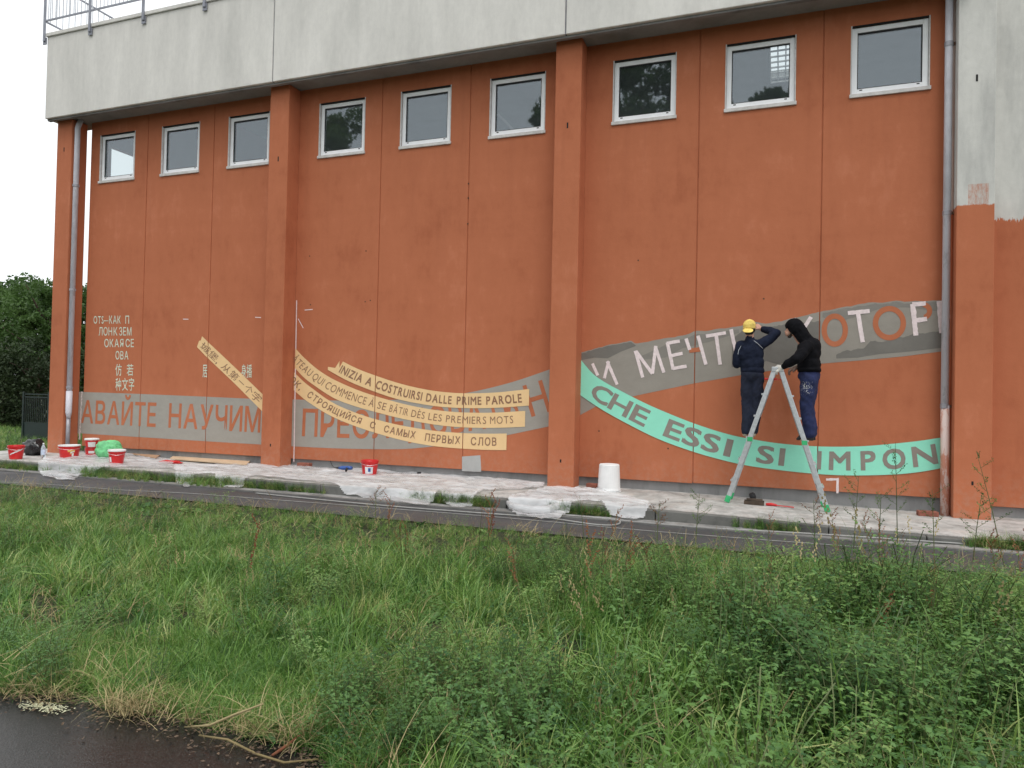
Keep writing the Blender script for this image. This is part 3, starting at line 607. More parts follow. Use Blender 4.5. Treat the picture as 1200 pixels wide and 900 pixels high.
# darker fresh coats on it
band('fresh_coat', [(681, 414.5), (700, 408.5), (725, 403), (740, 400.8), (745, 405)], [(681, 422), (697, 419), (712, 420), (728, 412), (745, 405.5)], MT['banddark'], -.0032, sm=False, rough=.02, parent=bD)
band('fresh_coat', [(746, 420), (780, 404), (813, 393), (840, 389), (866, 386)], [(746, 422), (780, 419), (800, 408), (830, 401), (866, 390)], MT['bandmid'], -.0030, sm=False, rough=.02, parent=bD)
band('fresh_coat', [(858, 398), (872, 385), (886, 380), (900, 384), (915, 380), (938, 379), (961, 376)], [(858, 430), (880, 431), (898, 423), (912, 427), (935, 420), (961, 412)], MT['banddark'], -.0034, sm=False, rough=.035, parent=bD)
band('fresh_coat', [(964, 367), (1000, 360), (1030, 355.5), (1109, 354)], [(964, 372), (985, 376), (1005, 371), (1030, 362), (1060, 360), (1109, 366)], MT['bandmid'], -.0030, sm=False, rough=.03, parent=bD)
band('fresh_coat', [(980, 416), (992, 411), (1012, 408), (1020, 400), (1045, 399), (1070, 391), (1109, 388)], [(980, 420), (1005, 419), (1030, 415), (1065, 412), (1109, 407)], MT['banddark'], -.0032, sm=False, rough=.03, parent=bD)
def z6(*p): return tuple(640+v/3 if i % 2 == 0 else 330+v/3 for i, v in enumerate(p))
def z7(*p): return tuple(900+v*.3555 if i % 2 == 0 else 330+v*.3555 for i, v in enumerate(p))
TP = MT['tape']; o_ = -.0060
strokes([z6(163, 288, 182, 330), z6(205, 340, 220, 280), z6(215, 280, 250, 362)], 3.6, TP, o_, bD, jit=.15)
strokes([z6(314, 243, 340, 337), z6(316, 245, 374, 324), z6(386, 226, 374, 324), z6(384, 228, 414, 320)], 3.8, TP, o_, bD, jit=.15)
strokes([z6(426, 214, 447, 309), z6(424, 217, 470, 209), z6(434, 262, 480, 252), z6(445, 306, 494, 297)], 3.8, TP, o_, bD, jit=.15)
strokes([z6(492, 200, 505, 240), z6(534, 190, 562, 292)], 3.8, TP, o_, bD, jit=.15); strokes([z6(503, 243, 545, 238)], 5, MT['orange'], -.005, bD)
strokes([z6(562, 192, 632, 180), z6(598, 188, 612, 292)], 3.8, TP, o_, bD, jit=.15)
strokes([z6(650, 168, 668, 250)], 3.8, TP, o_, bD, jit=.15)
strokes([(950.5, 371.5, 943, 383), (943, 383, 936, 392), (929, 375.5, 933, 374.5)], 4.0, TP, o_, bD, jit=.15)
x = z7(220, 160); ring(x[0], x[1], 15.5, 19.5, 6.2, MT['orange'], -.005, bD)
strokes([z7(263, 104, 335, 97), z7(296, 100, 312, 200)], 4.2, TP, o_, bD, jit=.15)
x = z7(400, 137); ring(x[0], x[1], 19.5, 20.2, 6.4, MT['orange'], -.005, bD)
strokes([z7(477, 74, 487, 178), z7(475, 76, 520, 72), z7(482, 129, 524, 123)], 4.6, TP, o_, bD, jit=.3)
x = z7(510, 97); ring(x[0], x[1], 11, 10.5, 6, MT['orange'], -.005, bD, -80, 90)
strokes([z7(564, 64, 572, 170), z7(570, 118, 600, 114), z7(572, 168, 605, 166)], 4.4, TP, o_, bD, jit=.3)
e4t = [(680.3, 421), (695, 438), (710, 448.5), (726.7, 457.5), (748, 468.5), (773, 480), (813, 496), (853, 508.7), (886.7, 515.6), (920, 520.3), (962, 523.2), (1006.7, 523), (1042, 520.3), (1077.7, 516.5), (1110, 511.5)]
e4b = [(680, 463), (706.7, 480.7), (740, 499), (773, 515), (813, 529.5), (853, 540.7), (886.7, 547.3), (940, 553.8), (989, 557), (1042, 556.2), (1077.7, 553), (1110, 547.2)]
b4 = band('painted_ribbon', e4t, e4b, MT['mint'], -.0090, 'wide mint green ribbon with bold grey Italian capitals')
r4 = Ribbon(e4t, e4b)
def zx(v): return 640+v/3
def yx(v): return 900+v*.3555
write(r4, [('C', zx(166), zx(226)), ('H', zx(228), zx(295)), ('E', zx(303), zx(357)), ('E', zx(421), zx(478)), ('S', zx(484), zx(543)), ('S', zx(550), zx(611)), ('I', zx(629), zx(653)), ('S', zx(741), zx(802)), ('I', zx(819), zx(839)), ('I', 957.5, 962.5), ('M', yx(201), yx(272)), ('P', yx(305), yx(355)), ('O', yx(377), yx(453)), ('N', yx(475), yx(556)), ('G', yx(575), yx(640))], MT['greyink'], -.0108, .17, .83, .022, .13, b4)

# ------------------------------------------------------------------ terrace railing
rl = empty('terrace_railing', (-.08, -PY, 8.8)); tag(rl, 'galvanised railing with thin bars on top of the concrete parapet', 'railing')
yf = -PY-.045; xe = -.12
for x in (xe, 1.18, 2.62, 4.15, 5.7, 7.25):
    MB().box(x-.028, x+.028, yf-.012, yf+.012, 8.62, 9.95).build('post', MT['rail'], rl); MB().box(x-.05, x+.05, yf-.01+.022, yf+.028, 8.56, 8.70).build('bracket', MT['rail'], rl)
for z in (9.03, 9.90): MB().box(xe+.03, 9, yf-.010, yf+.010, z, z+.035).build('rail', MT['rail'], rl); MB().box(xe-.010, xe+.010, yf+.03, 10, z+.001, z+.034).build('rail', MT['rail'], rl)
bm0 = MB().tube([(0, 0, 0), (0, 0, .85)], .008, 6); bme = bpy.data.meshes.new('baluster'); bme.from_pydata(bm0.v, [], bm0.f); bme.materials.append(simple('bright bar', (.5, .52, .56), .5, .2))
def bal(x, y):
    o = bpy.data.objects.new('baluster', bme); col.objects.link(o); o.parent = rl; o.location = Vector((x, y, 9.05))-rl.location
for i in range(68): bal(xe+.11+i*.105, yf)
for i in range(60): bal(xe, yf+.12+i*.14)
for y in (2.2, 4.8, 7.4): MB().box(xe-.012, xe+.012, y-.025, y+.025, 8.6, 9.95).build('post', MT['rail'], rl)
# ================================================================== TREES
def leaf_quads(cen, size, rnd, flat=0.0):
    """numpy: one folded leaf (4 verts, 2 tris) per centre, random attitude"""
    n = len(cen); a = rnd.normal(size=(n, 3)); a /= np.linalg.norm(a, axis=1)[:, None]
    b = rnd.normal(size=(n, 3)); b[:, 2] += .3; b -= (a*b).sum(1)[:, None]*a; b /= np.linalg.norm(b, axis=1)[:, None]
    s = size*rnd.uniform(.6, 1.35, n)[:, None]; c = np.cross(a, b)
    P = np.stack([cen-a*s, cen+b*s*.55+c*s*.12, cen+a*s, cen-b*s*.55+c*s*.12], 1).reshape(-1, 3)
    F = np.arange(n*4).reshape(-1, 4); return P, F
def np_mesh(name, P, F):
    me = bpy.data.meshes.new(name); me.vertices.add(len(P)); me.vertices.foreach_set('co', P.astype(np.float32).ravel())
    k = F.shape[1]; me.loops.add(F.size); me.loops.foreach_set('vertex_index', F.astype(np.int32).ravel())
    me.polygons.add(len(F)); me.polygons.foreach_set('loop_start', np.arange(0, F.size, k, dtype=np.int32)); me.polygons.foreach_set('loop_total', np.full(len(F), k, np.int32))
    me.update(calc_edges=True); me.validate(); return me
def tree(loc, h, cr, leaf, n, label, seed, name='tree', mat='treeleaf', low=.12, group=None):
    rd = np.random.default_rng(seed); rr = random.Random(seed); e = empty(name, loc); tag(e, label, 'bush' if 'bush' in name else 'tree', group)
    base = Vector(loc); k = MB(); pts = [base+Vector((nz(i*.7, seed)*.25*cr*.4, nz(i*.7, seed, 5)*.25*cr*.4, h*.8*i/6)) for i in range(7)]
    k.tube(pts, [h*.028*(1-i/8) for i in range(7)], 9); tr = k.build('trunk', MT['bark'], e, smooth=True)
    clumps = []
    for i in range(14):
        q = pts[2+i % 4]; a = rr.uniform(0, 6.28); up = rr.uniform(.1, .9); L_ = cr*rr.uniform(.45, .95)
        t = q+Vector((math.cos(a)*L_, math.sin(a)*L_, up*h*.3)); m = q.lerp(t, .5)+Vector((0, 0, -.05*h))
        MB().tube([q, m, t], [h*.010, h*.007, h*.003], 6).build('limb', MT['bark'], e, smooth=True); clumps.append((t, cr*.34))
    nc = 42
    for i in range(nc):
        u = rr.uniform(low, 1); a = rr.uniform(0, 6.28); prof = math.sin(math.pi*min(1, (u*.86+.12)))**.6; r_ = cr*prof*math.sqrt(rr.uniform(.25, 1))
        clumps.append((base+Vector((math.cos(a)*r_, math.sin(a)*r_, h*u*.93)), cr*rr.uniform(.16, .36)))
    per = n//len(clumps); C_ = []
    for c, r_ in clumps:
        g = rd.normal(size=(per, 3)); g /= np.linalg.norm(g, axis=1)[:, None]; g *= (rd.uniform(.35, 1.1, per)**.6)[:, None]*r_; g[:, 2] *= .75; C_.append(g+np.array(c))
    P, F = leaf_quads(np.concatenate(C_), leaf, rd); P -= np.array(loc)
    finish(np_mesh('crown', P, F), 'crown', MT[mat], e)
    return e
for i, (a, D_, h, cr, m, lb) in enumerate([(-1.50, 21.5, 6.4, 2.6, 'treeleaf', 'dense green tree at the left edge of the photo'), (-1.41, 23.5, 6.6, 2.3, 'treeleaf', 'dense green tree second from the left edge, beyond the red bucket'),
        (-1.335, 21.0, 5.9, 1.9, 'treeleaf', 'green tree directly left of the corner column'), (-1.24, 23.5, 6.2, 2.2, 'treeleaf', 'tree hidden behind the corner column, glimpsed through the slit')]):
    tree((CAM.x+a*D_, CAM.y+D_, GZ), h, cr, .085, 15000, lb, 20+i, mat=m)
for i, (a, D_, h, cr) in enumerate([(-1.47, 18.2, 3.0, 1.5), (-1.375, 18.6, 3.3, 1.5)]):
    tree((CAM.x+a*D_, CAM.y+D_, GZ), h, cr, .06, 8000, ['dark ivy covered bush at the left edge below the trees', 'dark ivy covered bush just behind the green gate', 'dark bush hidden behind the corner column'][i], 40+i, 'bush', 'treeleaf2', .05)
for i, (x, y, h, cr) in enumerate([(-18, -37, 25.5, 5.0), (-.9, -37, 24.2, 4.2), (5.6, -36, 26, 4.4), (12.6, -38, 23.4, 4.2)]):
    tree((x, y, GZ), h, cr, .20, 13000, 'big tree across the road seen only as a reflection in the %s window' % ['fourth', 'sixth', 'seventh', 'eighth', 'first'][i], 60+i)

# ================================================================== VARIANTS FOR GROUND COVER
def variants(name, fn, n, mats):
    c = bpy.data.collections.new(name)
    for i in range(n):
        me = fn(random.Random(i*13+len(name)), name); 
        for m in mats: me.materials.append(m)
        o = bpy.data.objects.new('%s_%02d' % (name, i), me); c.objects.link(o)
    return c
def blade(V, Fc, r, base, h, wd, lean, az, seg=4, droop=.6):
    o = len(V); d = Vector((math.cos(az), math.sin(az), 0)); s = Vector((-math.sin(az+.4), math.cos(az+.4), 0)); p = Vector(base); ang = math.pi/2-lean*.4
    for i in range(seg+1):
        t = i/seg; w_ = wd*(1-t**1.6)*.5
        if i == seg: V.append(tuple(p))
        else: V.append(tuple(p-s*w_)); V.append(tuple(p+s*w_))
        p = p+(d*math.cos(ang)+Vector((0, 0, 1))*math.sin(ang))*(h/seg); ang -= lean*droop*(1+t)
    for i in range(seg-1): Fc.append((o+2*i, o+2*i+1, o+2*i+3, o+2*i+2))
    Fc.append((o+2*seg-2, o+2*seg-1, o+2*seg))
def mesh_of(name, V, Fc, idx=None):
    me = bpy.data.meshes.new(name); me.from_pydata(V, [], Fc)
    if idx: me.polygons.foreach_set('material_index', idx)
    return me
def mk_grass(r, name):
    V, Fc = [], []
    for _ in range(14):
        a = r.uniform(0, 6.28); q = r.uniform(0, .07); blade(V, Fc, r, (math.cos(a)*q, math.sin(a)*q, 0), r.uniform(.14, .42), r.uniform(.0055, .011), r.uniform(.10, 1.0), r.uniform(0, 6.28))
    return mesh_of(name, V, Fc)
def mk_seed(r, name):
    V, Fc, I = [], [], []
    for _ in range(4):
        b = (r.uniform(-.05, .05), r.uniform(-.05, .05), 0); h = r.uniform(.42, .68); az = r.uniform(0, 6.28); ln = r.uniform(.05, .25); blade(V, Fc, r, b, h, .0032, ln, az, 5, .35)
        I += [0]*(len(Fc)-len(I)); tip = Vector(V[-1])
        for k in range(9):
            c = tip+Vector((r.uniform(-.012, .012), r.uniform(-.012, .012), -k*.012)); s = .007; o = len(V)
            V += [tuple(c+Vector(v)*s) for v in ((-.6, 0, -1), (.6, .3, -.4), (0, 0, 1.4), (-.6, -.4, .3))]; Fc.append((o, o+1, o+2, o+3)); I.append(1)
    return mesh_of(name, V, Fc, I)
def leafy(V, Fc, c, d, up, ln, wd):
    s = d.cross(up).normalized(); o = len(V); m = c+d*ln*.45-up*ln*.02
    V += [tuple(c), tuple(m+s*wd/2), tuple(c+d*ln-up*ln*.15), tuple(m-s*wd/2)]; Fc.append((o, o+1, o+2)); Fc.append((o, o+2, o+3))
def mk_clover(r, name):
    V, Fc, I = [], [], []
    for _ in range(6):
        az = r.uniform(0, 6.28); ln = r.uniform(.1, .5); b = Vector((r.uniform(-.07, .07), r.uniform(-.07, .07), 0)); h = r.uniform(.22, .52); st = [b+Vector((math.cos(az)*ln*h*t*t, math.sin(az)*ln*h*t*t, h*t*(1-.12*t))) for t in (0, .25, .5, .75, 1)]
        o = len(V)
        for p in st: V.append(tuple(p-Vector((.0018, 0, 0)))); V.append(tuple(p+Vector((.0018, 0, 0))))
        for i in range(4): Fc.append((o+2*i, o+2*i+1, o+2*i+3, o+2*i+2)); I.append(1)
        m = int(h/.016)
        for k in range(m):
            t = .12+.88*(k+r.random()*.5)/m; i = min(3, int(t*4)); p = st[i].lerp(st[i+1], t*4-i); a = r.uniform(0, 6.28); q = p+Vector((math.cos(a), math.sin(a), .35))*r.uniform(.015, .05)
            for j in (-1, 0, 1):
                dd = Vector((math.cos(a+j*1.15), math.sin(a+j*1.15), r.uniform(-.3, .35))).normalized(); upv = Vector((r.uniform(-.3, .3), r.uniform(-.3, .3), 1)).normalized(); s_ = r.uniform(.010, .020)
                leafy(V, Fc, q, dd, upv, s_, s_*.62); I += [0, 0]
    return mesh_of(name, V, Fc, I)
def mk_broad(r, name):
    V, Fc = [], []
    for k in range(9):
        a = r.uniform(0, 6.28); el = r.uniform(.3, 1.0); d = Vector((math.cos(a)*math.cos(el), math.sin(a)*math.cos(el), math.sin(el))); up = Vector((-math.cos(a)*math.sin(el), -math.sin(a)*math.sin(el), math.cos(el)))
        ln = r.uniform(.10, .24); wd = ln*r.uniform(.22, .34); s = d.cross(up).normalized(); c = Vector((0, 0, 0)); o = len(V)
        for i in range(5):
            t = i/4; w_ = wd*math.sin(math.pi*(.08+.86*t))*.5; p = c+d*ln*t-Vector((0, 0, 1))*ln*.5*t*t; V.append(tuple(p-s*w_+up*w_*.35)); V.append(tuple(p)); V.append(tuple(p+s*w_+up*w_*.35))
        for i in range(4):
            q = o+3*i; Fc.append((q, q+1, q+4, q+3)); Fc.append((q+1, q+2, q+5, q+4))
    return mesh_of(name, V, Fc)
def mk_straw(r, name):
    V, Fc = [], []
    for _ in range(9): blade(V, Fc, r, (r.uniform(-.1, .1), r.uniform(-.1, .1), r.uniform(.01, .07)), r.uniform(.12, .34), r.uniform(.003, .006), r.uniform(1.6, 3.0), r.uniform(0, 6.28), 4, .08)
    return mesh_of(name, V, Fc)
def mk_sorrel(r, name):
    V, Fc, I = [], [], []; h = r.uniform(.5, .85); az = r.uniform(0, 6.28); k = MB(); pts = [(math.cos(az)*.10*h*t*t, math.sin(az)*.10*h*t*t, h*t) for t in (0, .33, .66, 1)]; k.tube(pts, [.004, .0035, .003, .0015], 4); V += k.v; Fc += k.f; I += [1]*len(k.f)
    for j in range(5):
        t = .5+.1*j; p = Vector(pts[-1])*t; p.z = h*t; a = r.uniform(0, 6.28); tip = p+Vector((math.cos(a)*.06, math.sin(a)*.06, .11))
        for q in range(14):
            c = p.lerp(tip, q/14)+Vector([r.uniform(-.007, .007) for _ in range(3)]); s = .0065; o = len(V); V += [tuple(c+Vector(v)*s) for v in ((-1, 0, -.5), (1, .3, -.4), (.2, 0, 1.1), (-.8, -.6, .5))]; Fc.append((o, o+1, o+2, o+3)); I.append(0)
    return mesh_of(name, V, Fc, I)
def mk_arch(r, name):
    V, Fc = [], []
    for _ in range(9): blade(V, Fc, r, (r.uniform(-.04, .04), r.uniform(-.04, .04), 0), r.uniform(.32, .60), r.uniform(.007, .012), r.uniform(.7, 1.15), r.uniform(0, 6.28), 7, .26)
    return mesh_of(name, V, Fc)
MT['litter'] = simple('leaf litter', (.10, .065, .04), .8, 0, .6, 30)
MT['archm'] = mk_leaf('arching grass blade', (.085, .19, .045), (.30, .45, .14), .36, .35, (.58, .60, .32), .55)
CA = variants('arching_grass', mk_arch, 5, [MT['archm']])
CG = variants('grass_tuft', mk_grass, 8, [MT['grassm']]); CS = variants('seed_grass', mk_seed, 5, [MT['grassm'], MT['straw']]); CC = variants('clover_stems', mk_clover, 7, [MT['weed'], MT['weedstem']])
CB = variants('broad_leaves', mk_broad, 5, [MT['weed']]); CT = variants('straw_tuft', mk_straw, 5, [MT['straw']]); CR = variants('sorrel_stalk', mk_sorrel, 5, [MT['sorrel'], MT['weedstem']])
def scatter(name, coll, P, scl, seed, label=None, cat='grass', tilt=.18):
    rd = np.random.default_rng(seed); n = len(P); me = bpy.data.meshes.new(name); me.vertices.add(n); me.vertices.foreach_set('co', np.asarray(P, np.float32).ravel())
    rot = np.stack([rd.normal(0, tilt, n), rd.normal(0, tilt, n), rd.uniform(0, 6.28, n)], 1).astype(np.float32)
    a = me.attributes.new('rotv', 'FLOAT_VECTOR', 'POINT'); a.data.foreach_set('vector', rot.ravel())
    a = me.attributes.new('scl', 'FLOAT', 'POINT'); a.data.foreach_set('value', np.asarray(scl, np.float32))
    a = me.attributes.new('idx', 'INT', 'POINT'); a.data.foreach_set('value', rd.integers(0, len(coll.objects), n).astype(np.int32))
    o = bpy.data.objects.new(name, me); col.objects.link(o); o['kind'] = 'stuff'
    if label: tag(o, label, cat)
    g = bpy.data.node_groups.new(name, 'GeometryNodeTree'); g.interface.new_socket('Geometry', in_out='INPUT', socket_type='NodeSocketGeometry'); g.interface.new_socket('Geometry', in_out='OUTPUT', socket_type='NodeSocketGeometry')
    N_ = g.nodes; K = g.links; gi = N_.new('NodeGroupInput'); go = N_.new('NodeGroupOutput'); ip = N_.new('GeometryNodeInstanceOnPoints'); ci = N_.new('GeometryNodeCollectionInfo')
    ci.inputs['Collection'].default_value = coll; ci.inputs['Separate Children'].default_value = True; ci.inputs['Reset Children'].default_value = True
    def attr(nm, ty): q = N_.new('GeometryNodeInputNamedAttribute'); q.data_type = ty; q.inputs['Name'].default_value = nm; return q.outputs['Attribute']
    K.new(gi.outputs[0], ip.inputs['Points']); K.new(ci.outputs[0], ip.inputs['Instance']); ip.inputs['Pick Instance'].default_value = True
    K.new(attr('idx', 'INT'), ip.inputs['Instance Index']); K.new(attr('rotv', 'FLOAT_VECTOR'), ip.inputs['Rotation']); K.new(attr('scl', 'FLOAT'), ip.inputs['Scale']); K.new(ip.outputs[0], go.inputs[0])
    md = o.modifiers.new('scatter', 'NODES'); md.node_group = g; return o
# candidate points over the verge
def inview(x, y, m=220):
    d = Vector((x, y, GZ))-CAM; f = d.dot(FWD)
    if f < .8: return False
    px = 600+F_PX*d.dot(RIGHT)/f; py = 450-F_PX*d.dot(UP)/f
    return -m < px < 1200+m and py < 1300
EDG = [(p.x, p.y) for p in edge]
def on_tarmac(x, y, m=0.0):
    # inside the near-left tarmac (polygon test)
    poly = [(a, b) for a, b in EDG]+[(14.5, -16), (-6, -16)]; c = False; j = len(poly)-1; y2 = y+m
    for i in range(len(poly)):
        xi, yi = poly[i]; xj, yj = poly[j]
        if (yi > y2) != (yj > y2) and x < (xj-xi)*(y2-yi)/(yj-yi)+xi: c = not c
        j = i
    return c
def cand(n, x0, x1, y0, y1, seed, test=None):
    rd = np.random.default_rng(seed); out = []
    for x, y in zip(rd.uniform(x0, x1, n), rd.uniform(y0, y1, n)):
        if inview(x, y) and not on_tarmac(x, y, -.03) and (test is None or test(x, y, rd)): out.append((x, y, gz(x, y)-.01))
    return np.array(out)
def n01(x, y, s, o=0): return .5+.5*nz(x*s, y*s, o)
def hgt(x, y):      # how tall the sward stands here
    h = .24+.40*smoothstep(-3.8, -6.2, y)+.16*smoothstep(12.5, 15.5, x)+.30*smoothstep(11.5, 15.5, x)*smoothstep(-4.0, -5.6, y); h *= .45+.55*n01(x, y, .9, 3)+.62*n01(x, y, 2.4, 91)
    if y < -8.0 and x < 13.2: h *= .75
    return h
def bare(x, y): return n01(x, y, 1.3, 8) > .72 and y > -4.2
P = cand(62000, -4, 20, -10.8, -3.46, 1, lambda x, y, rd: rd.random() < (.42+.25*(y > -7.5))*(.55+.75*smoothstep(.35, .6, n01(x, y, 2.6, 90)))); rd = np.random.default_rng(2)
s = np.array([hgt(p[0], p[1])*rd.uniform(.6, 1.4) for p in P]); scatter('grass', CG, P, s, 3, 'rough green grass of the verge between tarmac and path', 'grass', .34)
print('grass', len(P))
P = cand(14000, -4, 20, -10.6, -3.5, 4, lambda x, y, rd: rd.random() < (.03+.22*smoothstep(.45, .7, n01(x, y, .8, 1)))*smoothstep(-7.8, -5.2, y)+.008 ); s = np.array([hgt(p[0], p[1])*rd.uniform(.8, 1.25) for p in P]); scatter('seed_grass', CS, P, s, 5, 'thin seeding grass stems standing above the sward', 'grass')
def clov(x, y, rd):
    v = n01(x, y, .75, 12)-.13+.22*smoothstep(11.8, 14.5, x)*smoothstep(-4.6, -5.8, y)-.12*(y > -5)+.10*(n01(x, y, 2.3, 60)-.5)
    d = math.hypot(x-13.05, y+8.05)
    if d < .55: v += .4
    return rd.random() < .60*smoothstep(.48, .74, v)+.03
P = cand(16000, 2, 19, -10.6, -3.7, 6, clov); s = np.array([(.35+.8*hgt(p[0], p[1]))*rd.uniform(.75, 1.25) for p in P]); scatter('clover', CC, P, s, 7, 'blue green clover like weeds with small leaflets in the verge', 'weeds', .12)
print('clover', len(P))
P = cand(1500, -2, 18, -10.4, -3.6, 8, lambda x, y, rd: rd.random() < smoothstep(.5, .75, n01(x, y, 1.1, 20))); scatter('broad_leaved_weeds', CB, P, rd.uniform(.55, 1.0, len(P)), 9, 'low broad leaved weeds between the grass', 'weeds', .1)
P = cand(2600, -2, 19, -10.6, -3.7, 26, lambda x, y, rd: rd.random() < .10+.75*smoothstep(.5, .72, n01(x, y, 1.0, 70))*(.45+.55*smoothstep(-5.0, -7.5, y))); rd = np.random.default_rng(27); s = np.array([hgt(p[0], p[1])*rd.uniform(.75, 1.25) for p in P]); scatter('arching_grass', CA, P, s, 28, 'coarse arching grass with wide pale blades in the verge', 'grass', .15)
def dry(x, y, rd):
    v = .06+smoothstep(.58, .8, n01(x, y, 1.6, 30))*.5
    if on_tarmac(x, y, -.25): v += .22
    if x > 12.4 and y < -7.3: v += .45*smoothstep(.35, .65, n01(x, y, 1.9, 40))
    if y > -4: v += .35*n01(x, y, 2, 5)
    return rd.random() < v
P = cand(26000, 8, 14, -9.6, -7.2, 33, lambda x, y, rd: on_tarmac(x, y, -.9)); rd = np.random.default_rng(34); scatter('short_grass', CG, P, rd.uniform(.3, .6, len(P)), 35, 'short grass and clippings bordering the wet tarmac', 'grass', .5)
P = cand(9000, -4, 19, -10.6, -3.5, 10, dry); P[:, 2] += .05; scatter('dry_grass', CT, P, rd.uniform(.6, 1.2, len(P)), 11, 'dead straw coloured grass matted in patches of the verge', 'dry grass', .25)
# cut grass lying on the tarmac near its edge
q = []; rd = np.random.default_rng(12)
for px, py, sp, m in [(60, 822, 22, 10), (20, 818, 20, 8), (150, 835, 14, 12), (140, 838, 10, 10), (175, 838, 20, 10), (230, 850, 14, 6), (300, 862, 24, 12), (340, 873, 22, 10)]:
    for _ in range(m):
        p = onZ(px+rd.normal()*sp, py+rd.normal()*4, GZ+.01); q.append((p.x, p.y, GZ+.012))
scatter('cut_grass', CT, np.array(q), rd.uniform(.5, .9, len(q)), 13, 'loose cut straw lying on the wet tarmac edge', 'dry grass', .1)
P = cand(1500, 8, 19, -7.5, -3.6, 14, lambda x, y, rd: rd.random() < smoothstep(.5, .72, n01(x, y, .9, 50))*.28*smoothstep(10, 13, x)); scatter('sorrel', CR, P, rd.uniform(.55, 1.0, len(P)), 15, 'rusty red sorrel seed stalks scattered in the right of the verge', 'weeds', .12)
# far lawn beside the building and weeds at the kerb
q = []; z_ = []
for _ in range(9000):
    x, y = rd.uniform(-16, 1.0), rd.uniform(-3.0, 9)
    if x > -.9 and y > -2.4: continue
    if -2.36 > y > -3.46: continue
    if inview(x, y, 60): q.append((x, y, GZ-.01)); z_.append(rd.uniform(.35, .8))
scatter('lawn_grass', CG, np.array(q), z_, 16, 'grass below the trees at the far left', 'grass')
q = []
for px0, py0, px1, py1, m, sp in [(0, 546, 62, 550, 110, 5), (95, 556, 200, 560, 300, 7), (205, 564, 300, 568, 260, 6), (300, 567, 390, 572, 110, 5), (500, 582, 600, 586, 130, 4), (545, 581, 590, 586, 60, 5), (655, 594, 720, 600, 90, 5), (860, 614, 900, 618, 22, 4), (905, 618, 935, 620, 16, 3), (1130, 632, 1200, 638, 130, 8)]:
    for _ in range(m):
        t = rd.random(); p = onZ(px0+(px1-px0)*t, py0+(py1-py0)*t+rd.normal()*sp*.45, GZ); y = min(max(p.y, -2.34), KY-.02); q.append((p.x, y, GZ))
q = np.array(q); scatter('kerbside_grass', CG, q, rd.uniform(.3, .62, len(q)), 17, 'tufts of grass growing at the foot of the kerb', 'grass'); k_ = q[rd.random(len(q)) < .3]; scatter('kerbside_clover', CC, k_, rd.uniform(.25, .5, len(k_)), 18, 'small leafy weeds growing at the foot of the kerb', 'weeds'); k_ = q[rd.random(len(q)) < .3]; scatter('kerbside_straw', CT, k_, rd.uniform(.4, .8, len(k_)), 19, 'dead stalks lying at the foot of the kerb', 'dry grass')
# individually visible plants
def tall_weed(px, py, h, seed, label, lean=0.0, red=False, Y=None):
    r = random.Random(seed); b = onZ(px, py, GZ); e = empty('tall_weed', b); tag(e, label, 'weed')
    top = b+Vector((lean*h, 0, h)); mid = b.lerp(top, .5)+Vector((-.05*lean, 0, 0)); MB().tube([b, mid, top], [.005, .0038, .0018], 5).build('stem', MT['weedstem'], e)
    for j in range(9):
        t = .4+.065*j; p = b.lerp(top, t); a = r.uniform(0, 6.28); tip = p+Vector((math.cos(a)*.13, math.sin(a)*.08, .10))*r.uniform(.6, 1.2); MB().tube([p, p.lerp(tip, .5)+Vector((0, 0, -.01)), tip], [.0025, .002, .001], 4).build('side_stem', MT['weedstem'], e)
        V, Fc = [], []
        for q in range(16):
            c = p.lerp(tip, .35+.65*q/16)+Vector([r.uniform(-.012, .012) for _ in range(3)]); d = Vector([r.uniform(-1, 1) for _ in range(3)]).normalized(); leafy(V, Fc, c, d, d.orthogonal(), .017, .010)
        k = MB(); k.add(V, Fc); o = k.build('seed_head', MT['sorrel' if red else 'weed'], e); o['kind'] = 'stuff'
tall_weed(1052, 655, 1.15, 1, 'tall thin dark weed rising in front of the mint ribbon near the drainpipe', -.03)
tall_weed(1178, 668, 1.10, 2, 'tall branching weed in front of the half painted column', -.22)
tall_weed(1000, 650, .80, 3, 'thin weed standing just right of the stepladder', .05)
tall_weed(1030, 650, .62, 4, 'short bushy weed between the stepladder and the drainpipe', .02)
tall_weed(1095, 658, .70, 5, 'thin weed in front of the small brick by the drainpipe', -.04)
tall_weed(815, 640, .55, 6, 'slender weed left of the stepladder foot', .06)
tall_weed(770, 636, .42, 7, 'small rusty weed at the path edge right of the white bucket', .04, True)
tall_weed(955, 645, .52, 8, 'rusty seed stalk below the right foot of the stepladder', -.04, True)
tall_weed(440, 606, .34, 9, 'small rusty weed at the path edge below the red bucket', .0, True)
tall_weed(1140, 660, .66, 10, 'bushy weed with pale seeds at the foot of the half painted column', .1)
def stick(name, pts, r, mat, label, cat='twig'):
    o = MB().tube(pts, r, 6).build(name, MT[mat], None, smooth=True); tag(o, label, cat)
z5 = lambda X, Y: (X*.41667, 700+Y*.41667)
stick('twig', [onZ(*z5(560, 388), GZ+.03), onZ(*z5(640, 400), GZ+.05), onZ(*z5(720, 440), GZ+.02), onZ(*z5(800, 465), GZ+.03), onZ(*z5(895, 455), GZ+.05)], [.004, .005, .005, .005, .003], 'straw', 'long pale bent twig lying on the wet tarmac')
stick('twig', [onZ(*z5(520, 365), GZ+.02), onZ(*z5(590, 360), GZ+.09), onZ(*z5(660, 330), GZ+.16), onZ(*z5(740, 300), GZ+.30)], [.004, .006, .006, .003], 'straw', 'thick pale stalk sticking up from the tarmac edge')
